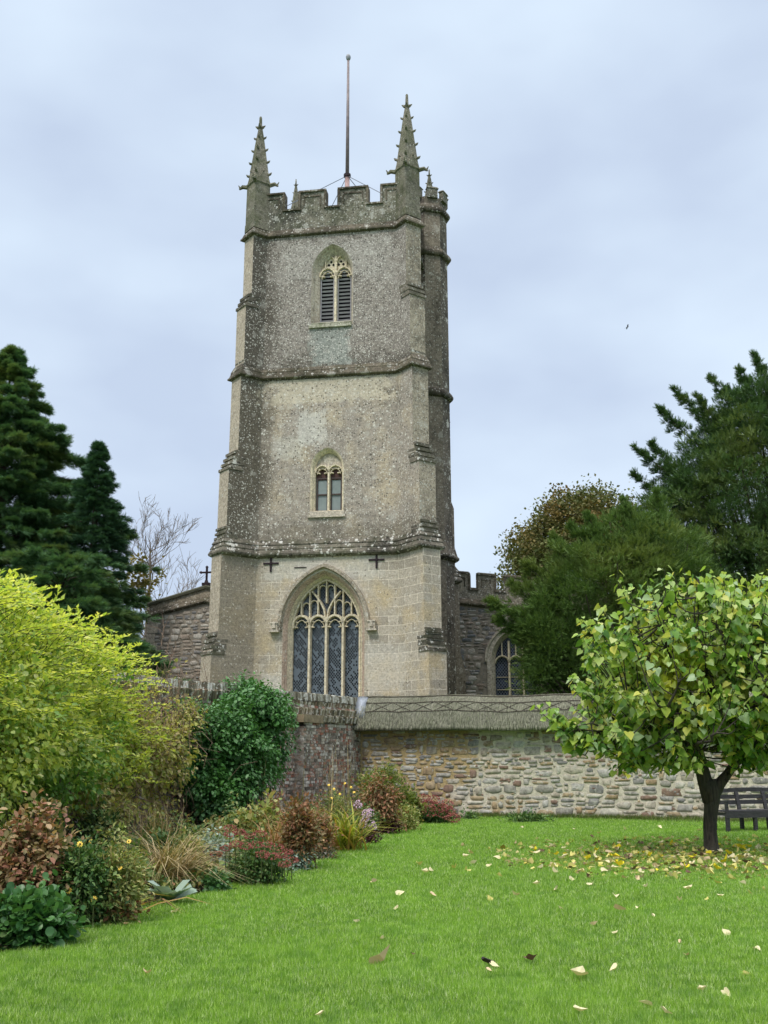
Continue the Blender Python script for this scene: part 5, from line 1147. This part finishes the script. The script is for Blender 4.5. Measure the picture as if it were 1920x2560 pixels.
r,b_=clump('perennial_plant','mid green leafy perennial with small orange flowers between the dark bush and straw grass','plant',205,345,2065,2320,3200,.07,LANCE,m_pg,54,shell=.4,wf=1.5,stem=m_stem)
daisies(r,b_,[at(322,2103,FRONT-.02),at(300,2170,FRONT-.02),at(226,2103,FRONT+.1)],.026,m_ylw,m_disc,2)
clump('perennial_plant','dark leafy perennial at the back of the border under the yellow climber','plant',150,330,2020,2175,3200,.09,LANCE,m_fill,55,shell=.4,wf=1.6)
clump('perennial_plant','dark perennial at the foot of the twiggy climber behind the straw grass','plant',300,480,2075,2205,2600,.085,LANCE,m_fill,56,shell=.4,wf=1.6)
blades('ornamental_grass','tall dry straw-coloured grass clump arching over the silver leaves','grass clump',418,2222,.88,.85,420,m_straw,57,.016,1.3)
blades('ornamental_grass','upright brown dead grass stems behind the arching straw clump','grass clump',385,2170,1.05,.35,200,m_straw,58,.012,.3)
# silver leaves
g=G(425,2262); sr=empty('silver_plant',(g[0],g[1],0),0,'broad silvery grey-green felted leaves spreading onto the lawn edge','plant'); k=11; az=np.linspace(-2.9,.4,k)+rs.normal(size=k)*.1; tl=rs.uniform(.5,1.6,k)
foliage('leaves',np.column_stack([np.zeros(k),np.zeros(k),np.full(k,.04)])+g,np.column_stack([np.cos(az)*tl,np.sin(az)*tl,np.ones(k)*.6]),np.column_stack([-np.cos(az)*.4,-np.sin(az)*.4-.4,np.ones(k)]),rs.uniform(.24,.40,k),T_([(0,0,0),(.12,.15,.02),(.27,.45,.05),(.22,.8,.03),(0,1,-.06),(-.22,.8,.06),(-.27,.45,.05),(-.12,.15,.02),(0,.5,-.04)],[(0,1,8),(1,2,8),(2,3,8),(3,4,8),(4,5,8),(5,6,8),(6,7,8),(7,0,8)]),m_silver,sr,off=g)
clump('low_plant','low dark reddish leafy plant at the soil edge in front of the orange-flowered perennial','plant',225,345,2255,2318,420,.07,OVAL,m_rus,59,nstem=0,shell=.2)
blades('strap_plant','fan of orange-tipped strap leaves in the near border','plant',235,2195,.62,.9,60,m_strap,60,.022,.5)
blades('strap_plant','few yellow fallen-over strap leaves near the lawn edge beside the silver plant','plant',318,2285,.55,2.8,14,m_strap,61,.035,.5)
blades('strap_plant','upright green sword leaves under the yellow climber','plant',240,2150,.95,.22,16,m_oli,62,.03,.1)
r,b_=clump('sedum_plant','small dark red stonecrop flowers in front of the dry stems','plant',285,352,2140,2235,240,.06,OVAL,m_dk,63,stem=m_stem)
heads(r,b_,[at(x,y,FRONT-.02) for x,y in ((298,2152),(315,2165),(332,2178),(306,2180),(340,2195))],.055,m_sed,4)
r,b_=clump('sedum_plant','large stonecrop with many flat dark red flower heads in mid border','plant',545,728,2110,2218,2600,.055,OVAL,m_dk,64,shell=.5,stem=m_stem)
heads(r,b_,[at(x,y,FRONT+dy*.6) for x,y,dy in ((575,2085,.3),(600,2080,.4),(625,2090,.3),(650,2085,.35),(590,2110,.0),(565,2120,-.1),(615,2115,-.1),(640,2112,0),(665,2110,.1),(690,2118,.1),(655,2135,-.25),(680,2140,-.2),(705,2138,0),(720,2130,.1),(730,2150,-.1),(712,2160,-.25),(575,2070,.4),(540,2135,.1))],.085,m_sed,5,flat=.4,n=110,ls=.22)
clump('hosta_plant','pale yellowing leafy clump behind the large stonecrop','plant',550,735,2010,2140,1300,.12,OVAL,m_pg,65,shell=.5,stem=m_stem)
clump('pale_plant','pale grey-green small leaves at the wall foot beside the large stonecrop','plant',500,565,2080,2195,600,.07,OVAL,m_silver,66,stem=m_stem)
clump('low_plant','low green tuft at the lawn edge beside the arching grass','plant',508,566,2180,2232,360,.07,OVAL,m_gls,67,nstem=0)
blades('ornamental_grass','tall pale feathery grass stems rising in front of the dark green climber','grass clump',625,2085,1.75,.16,46,m_straw,68,.016,.12,lo=.7)
blades('ornamental_grass','tall dry stems at the near end under the yellow climber','grass clump',70,2200,1.35,.18,70,m_straw,69,.012,.1,lo=.7)
blades('ornamental_grass','thin brown stalks against the brick pier','grass clump',838,2080,2.1,.10,22,m_straw,70,.016,.08,lo=.7)
clump('russet_plant','tall russet brown leafy perennial in front of the brick pier','plant',695,790,1960,2180,2200,.10,LANCE,m_rus,71,shell=.35,wf=1.5)
clump('russet_plant','withered brown perennial with dark seed heads beside the yellow strap leaves','plant',745,835,2010,2150,1800,.09,LANCE,m_rus,72,shell=.35,wf=1.4)
blades('strap_plant','bronze strap leaves leaning over the stonecrop','plant',690,2150,.85,.9,70,leafmat('bronze_blades',[(.25,.11,.05),(.34,.20,.08),(.20,.22,.06)],.3,.5),73,.03,.5)
blades('strap_plant','large arching tuft of yellow-green strap leaves beside the pink flowers','plant',862,2128,.92,.95,170,m_strap,74,.035,.75)
r,b_=clump('daisy_plant','airy yellowing plant with small yellow flowers behind the strap leaves','plant',800,890,1955,2095,1100,.07,LANCE,m_pg,75,shell=.2,stem=m_stem)
daisies(r,b_,[at(x,y,FRONT+.1) for x,y in ((822,1962),(835,1972),(862,1958),(878,1968),(850,1985),(830,1995),(885,1980))],.032,m_ylw,m_ylw,6)
clump('olive_shrub','olive green shrub in the corner where brick and thatched walls meet','shrub',870,1045,1868,2066,4200,.085,LANCE,m_oli,76,wf=1.7,shell=.5)
clump('green_shrub','bright green low shrub at the right foot of the olive shrub','shrub',985,1065,1960,2062,1300,.09,OVAL,m_oli,77)
clump('russet_shrub','rounded reddish brown shrub in front of the olive shrub','shrub',882,1015,1932,2088,2600,.11,LANCE,m_rus,78,wf=1.7,shell=.55,down=.5)
r,b_=clump('phlox_plant','leafy plant with round pale pink flower heads beside the strap leaves','plant',868,950,2015,2100,800,.09,LANCE,m_dk,79,stem=m_stem,wf=1.4)
heads(r,b_,[at(x,y,FRONT-.02) for x,y in ((895,2011),(915,2034),(925,2056),(908,2060),(926,2032),(912,2046),(932,2066))],.085,m_pink,7,flat=.9,n=90,ls=.3)
clump('heuchera_plant','low mound of dark purple leaves at the lawn edge','plant',938,1000,2040,2088,500,.07,OVAL,m_pur,80,nstem=0)
clump('heuchera_plant','flatter dark purple patch at the foot of the strap leaves','plant',893,950,2070,2112,380,.06,OVAL,m_pur,81,nstem=0)
clump('low_plant','small mixed green and cream leaves between the purple mound and far stonecrop','plant',990,1050,2015,2078,700,.07,OVAL,m_pg,82,nstem=0)
r,b_=clump('sedum_plant','far stonecrop with dark red heads where the border meets the stone wall','plant',1035,1140,2020,2060,700,.10,OVAL,m_dk,83,stem=m_stem)
heads(r,b_,[at(x,y,FRONT+dy*.6) for x,y,dy in ((1045,2025,0),(1060,1995,.3),(1072,2008,.1),(1085,1998,.3),(1095,2015,0),(1108,2020,.1),(1118,2010,.3),(1128,2030,.1),(1134,2045,0),(1075,2030,-.2),(1055,2012,.1),(1112,2036,-.1))],.17,m_sed,8,flat=.6,n=110,ls=.22)
clump('white_speckled_plant','tiny white-flecked ground plant at the bed edge below the russet perennials','plant',775,845,2118,2152,500,.035,QUAD,leafmat('white_flecks',[(.5,.48,.45),(.15,.17,.1),(.08,.10,.05),(.3,.28,.22)],.2,.7),84,nstem=0)
clump('copper_shrub','small coppery patch of leaves among the dark daisy plant','shrub',110,185,2190,2250,260,.075,OVAL,m_cop_,101,nstem=0)
clump('perennial_plant','yellowing perennial right of the arching straw grass','plant',425,505,2070,2200,1300,.085,LANCE,m_pg,102,shell=.3,wf=1.6)
clump('russet_plant','low withered brown plant between the large stonecrop and the brick pier','plant',640,720,1990,2110,1100,.09,LANCE,m_rus,103,shell=.3,wf=1.5)
blades('ornamental_grass','short tawny grass tuft behind the large stonecrop','grass clump',735,2140,.95,.5,120,m_straw,104,.014,.4)
clump('pale_plant','pale green scallop-leaved plant at the right end of the large stonecrop','plant',715,775,2125,2180,420,.07,OVAL,m_silver,105,nstem=0)
clump('phlox_plant','white-flowered low leafy plant between the strap leaves and the red-brown shrub','plant',985,1040,2000,2070,500,.08,OVAL,m_pg,106,nstem=0)
m_acc=leafmat('bright_autumn_leaves',[(.62,.55,.16),(.50,.46,.10),(.70,.60,.30),(.55,.30,.12),(.30,.36,.08)],.35,.5)
for j,(x0,x1,yt,yb,n_,mt_,lb) in enumerate(((285,335,2105,2240,300,m_acc,'bright yellowing plant beside the small dark red stonecrop'),(455,505,2100,2170,260,m_acc,'yellow-leaved plant between the arching straw and the large stonecrop'),(575,640,2030,2090,260,m_acc,'yellow leafy tips behind the large stonecrop heads'),(700,745,2070,2130,240,m_acc,'cream and yellow leaves in front of the russet perennial'),(180,240,2110,2190,260,m_acc,'yellowing leaves among the strap leaves near the copper shrub'),(352,400,2040,2110,240,m_acc,'pale yellow leaves at the foot of the twiggy climber'),(640,700,1960,2040,500,m_rus,'reddish brown foliage against the foot of the dark climber'),(760,800,1990,2060,300,m_rus,'brown withered foliage right of the brick pier'))):
    clump('perennial_plant',lb,'plant',x0,x1,yt,yb,n_,.075,LANCE,mt_,120+j,shell=.2,wf=1.6,nstem=5)
r,b_=clump('helenium_plant','thin-stemmed plant with tiny orange flowers in front of the twiggy climber','plant',255,330,2000,2120,500,.07,LANCE,m_dk,131,stem=m_stem)
daisies(r,b_,[at(x,y,FRONT) for x,y in ((268,2018),(285,2006),(300,2022),(322,2035),(310,2012),(340,2028))],.026,m_ylw,m_disc,9)
for i,(x0,x1,yt,yb,lab) in enumerate(((1255,1400,2036,2058,'low dark green weeds at the foot of the stone wall'),(1145,1200,2032,2050,'small green weeds beside the far stonecrop at the wall foot'))):
    g=G((x0+x1)/2,yb); w_=(x1-x0)/F*g[1]/2
    bush('weed_clump',lab,'weeds',[(g[0],g[1]+.15,.07,w_,.18,.13)],1500 if i==0 else 500,.06,OVAL,m_dk,90+i,nstem=0,shell=.1)
# rough uncut grass along the wall foot, and ground litter in the bed
n=26000; s_=rs.uniform(3.3,21,n); off_=np.abs(rs.normal(size=n))*.35*(.5+.8*(s_>8)); P=W0[None]+s_[:,None]*WD[None]+off_[:,None]*WNn[None]; P=np.column_stack([P,np.zeros(n)])
o=foliage('rough_grass',P,np.column_stack([rs.normal(size=(n,2))*.35,np.ones(n)]),rdir(n),rs.uniform(.05,.20,n)*(1.1-off_*.6).clip(.3,1),BLADE,leafmat('rough_grass_blades',[(.05,.12,.02),(.10,.18,.03),(.16,.22,.05),(.30,.27,.13)],.35,.6),W=np.full(n,.014))
tag(o,'longer rough grass with dry stalks along the foot of the stone wall','rough grass',kind='stuff')
n=9000; Y_=rs.uniform(8,29,n); X_=ledge(Y_)-.04-np.abs(rs.rand(n))**1.3*1.6
o=foliage('ground_litter',np.column_stack([X_,Y_,np.full(n,.02)+rs.rand(n)*.05]),np.column_stack([rs.normal(size=(n,2)),rs.rand(n)*.8]),np.array([0,0,1.])+rs.normal(size=(n,3))*.5,rs.uniform(.03,.08,n),QUAD,leafmat('litter_leaves',[(.05,.035,.022),(.03,.05,.018),(.10,.07,.04),(.06,.09,.03),(.16,.12,.07)],.1,.8))
tag(o,'dead leaves and small seedlings covering the border soil','ground litter',kind='stuff')
n=42000; Y_=7.5+21.5*rs.rand(n)**.8; q_=rs.rand(n)**.8; X_=ledge(Y_)-.03-q_*np.interp(Y_,[8,14,20,28],[2.2,2.2,2.3,.9])
hmap=np.array([mnoise.noise(Vector((x*2.2,y*1.6,3.))) for x,y in zip(X_,Y_)]); hh=(.22+.60*q_)*(.65+.9*hmap).clip(.15,1.4)
o=foliage('border_undergrowth',np.column_stack([X_,Y_,hh*(.45+.55*rs.rand(n))]),np.column_stack([rs.normal(size=(n,2)),rs.rand(n)*1.6-.2]),np.array([0,-.3,1.])+rs.normal(size=(n,3))*.5,rs.uniform(.035,.085,n),OVAL,leafmat('undergrowth_leaves',[(.05,.12,.03),(.10,.19,.045),(.20,.27,.07),(.42,.40,.13),(.07,.15,.04),(.36,.19,.09),(.14,.22,.07),(.55,.46,.22)],.3,.55,patch=(.06,.13,.035),pscale=1.6))
tag(o,'tangle of mixed low border leaves filling the space between the taller plants','undergrowth',kind='stuff')
# ================================================================ FALLEN LEAVES
LM={}
for nm,c in (('cream',(.74,.66,.42)),('pale_yellow',(.64,.58,.20)),('bright_yellow',(.72,.60,.03)),('tan',(.62,.48,.30)),('brown',(.13,.075,.045)),('dark',(.035,.03,.025))):
    LM[nm]=leafmat('fallen_'+nm,[tuple(q*.85 for q in c),c],.15,.7)
def leafmesh(k,mat):
    r=random.Random(k); mb=MB(); cu=r.uniform(.9,2.2); fold=r.uniform(-.3,1.1)
    V,Fc=HEART; vs=[]
    for x,y,z in V: vs.append((x*(1-.25*abs(fold)),y-.5,.10+cu*((x*x)*1.1)+fold*(y-.5)**2+r.uniform(-.04,.04)))
    mb.add(vs,[tuple(int(i) for i in f) for f in Fc]); me=bpy.data.meshes.new('fallen_leaf'); me.from_pydata(mb.v,[],mb.f); me.update(); me.materials.append(LM[mat]); return me
LMESH={nm:[leafmesh(i*7+j,nm) for i in range(4)] for j,nm in enumerate(LM)}
protoL=bpy.data.objects.new('fallen_leaf',LMESH['cream'][0]); used_=[0]
def drop(px,py,size,col,label,group):
    g=G(px,py); r=random.Random(int(px*13+py*7))
    if used_[0]==0: o=protoL; used_[0]=1
    else: o=protoL.copy()
    o.data=LMESH[col][r.randrange(4)]; COL.objects.link(o); o.location=(g[0],g[1],.03+r.uniform(0,.012)); o.rotation_euler=(r.gauss(0,.4),r.gauss(0,.4),r.uniform(0,6.28)); o.scale=(size,size,size)
    tag(o,label,'fallen leaf',group)
uniq=[(968,2417,.20,'tan','largest pale curled leaf lying low on the front lawn'),(1222,2425,.10,'dark','nearly black curled leaf on the front lawn'),(1236,2430,.07,'cream','cream leaf touching the nearly black leaf'),(1334,2418,.11,'brown','grey-brown folded leaf on the front lawn'),(1440,2458,.12,'cream','wide curled cream leaf on the front lawn beside the grey-brown one'),(1538,2440,.08,'cream','small white leaf standing up on the front lawn'),(1552,2288,.12,'tan','slanting tan leaf alone on the open mid lawn'),(1818,2163,.20,'bright_yellow','largest bright yellow leaf in front of the forked trunk'),(1858,2128,.16,'bright_yellow','orange-yellow leaf right of the trunk base'),(442,2291,.09,'cream','single pale leaf close to the silver plant'),(1222,2442,.05,'tan','tiny orange leaf just under the nearly black leaf'),(1030,2398,.045,'brown','tiny dark speck of a leaf near the largest pale leaf')]
for x,y,s_,c_,lb in uniq: drop(x,y,s_,c_,lb,'fallen leaves on the lawn')
sc_pts=[(938,2214),(1003,2243),(1082,2248),(1045,2168),(1060,2190),(1075,2185),(1138,2180),(1165,2184),(1155,2120),(1167,2150),(1188,2165),(1225,2256),(1340,2222),(1292,2114),(1437,2077),(1304,2074),(1345,2103),(1290,2160),(1272,2150),(1240,2152),(1225,2172),(1385,2190),(1399,2175),(1335,2130),(1352,2178),(1430,2205),(1560,2206),(1590,2205),(1615,2228),(1680,2200),(1790,2218),(1857,2217),(1800,2252),(1395,2232),(1480,2218),(1512,2186),(1220,2128),(1176,2142),(1250,2200),(1290,2245),(1595,2280),(1813,2342),(1770,2260),(1700,2262),(1630,2300),(991,2281),(1400,2283),(890,2315),(955,2360),(1490,2322),(1538,2345),(1705,2368),(1762,2490),(1820,2500),(1612,2527),(1665,2553),(1453,2550),(365,2449),(800,2555),(1718,2402),(1895,2385),(1870,2450),(1750,2080),(1560,2078),(1650,2075),(1500,2090),(1870,2240),(1905,2232),(1720,2232),(1540,2250)]
for x,y in sc_pts:
    c_=rnd.choice(['cream','cream','cream','pale_yellow','tan']); far=y<2260
    drop(x,y,rnd.uniform(.08,.12) if far else rnd.uniform(.05,.08),c_,{'cream':'curled cream-coloured leaf lying alone on the open lawn','pale_yellow':'pale yellow leaf lying alone on the open lawn','tan':'tan dried leaf lying alone on the open lawn'}[c_],'scattered fallen leaves')
nI=300-len(uniq)-len(sc_pts)
def driftpt(rg):
    while True:
        x=rg.gauss(1690,215); y=rg.gauss(2143,27)
        if 2094<y<2210 and 1240<x<1935 and abs(y-2143)<52-.10*max(0,1560-x)+8: return x,y
rl=random.Random(9)
for i in range(nI):
    x,y=driftpt(rl); y+=rl.uniform(0,10); c_=rl.choice(['cream','cream','pale_yellow','pale_yellow','pale_yellow','bright_yellow','tan','brown'])
    drop(x,y,rl.uniform(.08,.13),c_,{'cream':'cream leaf in the leaf drift under the small tree','pale_yellow':'pale yellow leaf in the leaf drift under the small tree','bright_yellow':'bright yellow leaf in the leaf drift under the small tree','tan':'tan leaf in the leaf drift under the small tree','brown':'brown leaf in the leaf drift under the small tree'}[c_],'leaf drift under the tree')
n=2600; pts=np.array([G(*driftpt(rl))[:2] for _ in range(n)])
o=foliage('leaf_litter',np.column_stack([pts,rs.uniform(.012,.03,n)]),np.column_stack([rs.normal(size=(n,2)),rs.normal(size=n)*.25]),np.array([0,0,1.])+rs.normal(size=(n,3))*.35,rs.uniform(.05,.105,n),HEART,leafmat('drift_leaves',[(.10,.065,.035),(.42,.36,.12),(.52,.46,.20),(.22,.15,.07),(.06,.04,.03),(.60,.50,.08),(.30,.30,.10)],.15,.7))
tag(o,'thick carpet of small yellow and brown leaves under the small tree','leaf litter',kind='stuff')
# ================================================================ BIRD
bp0=at(1568,818,60); mb=MB()
mb.tube([(-.16,0,-.10),(-.08,0,-.05),(.0,0,.0),(.10,0,.05),(.17,0,.08)],[.01,.045,.06,.045,.01],8)
mb.add([(-.02,0,.03),(.08,0,.06),(.16,-.06,.24),(.05,-.10,.30),(-.02,-.06,.18)],[(0,1,2,3,4)]); mb.add([(-.02,0,.02),(.08,0,.05),(.02,.12,-.14),(-.08,.14,-.20),(-.08,.06,-.08)],[(0,1,2,3,4)])
mb.add([(-.15,0,-.10),(-.26,.04,-.13),(-.28,-.04,-.20)],[(0,1,2)])
me=mb.build('flying_bird',simple('dark_feathers',(.08,.08,.09),.8,.2,9),None,fix=False); me.location=tuple(float(q) for q in bp0); me.scale=(.6,.6,.6); tag(me,'tiny dark bird flying in the grey sky right of the tower','bird')
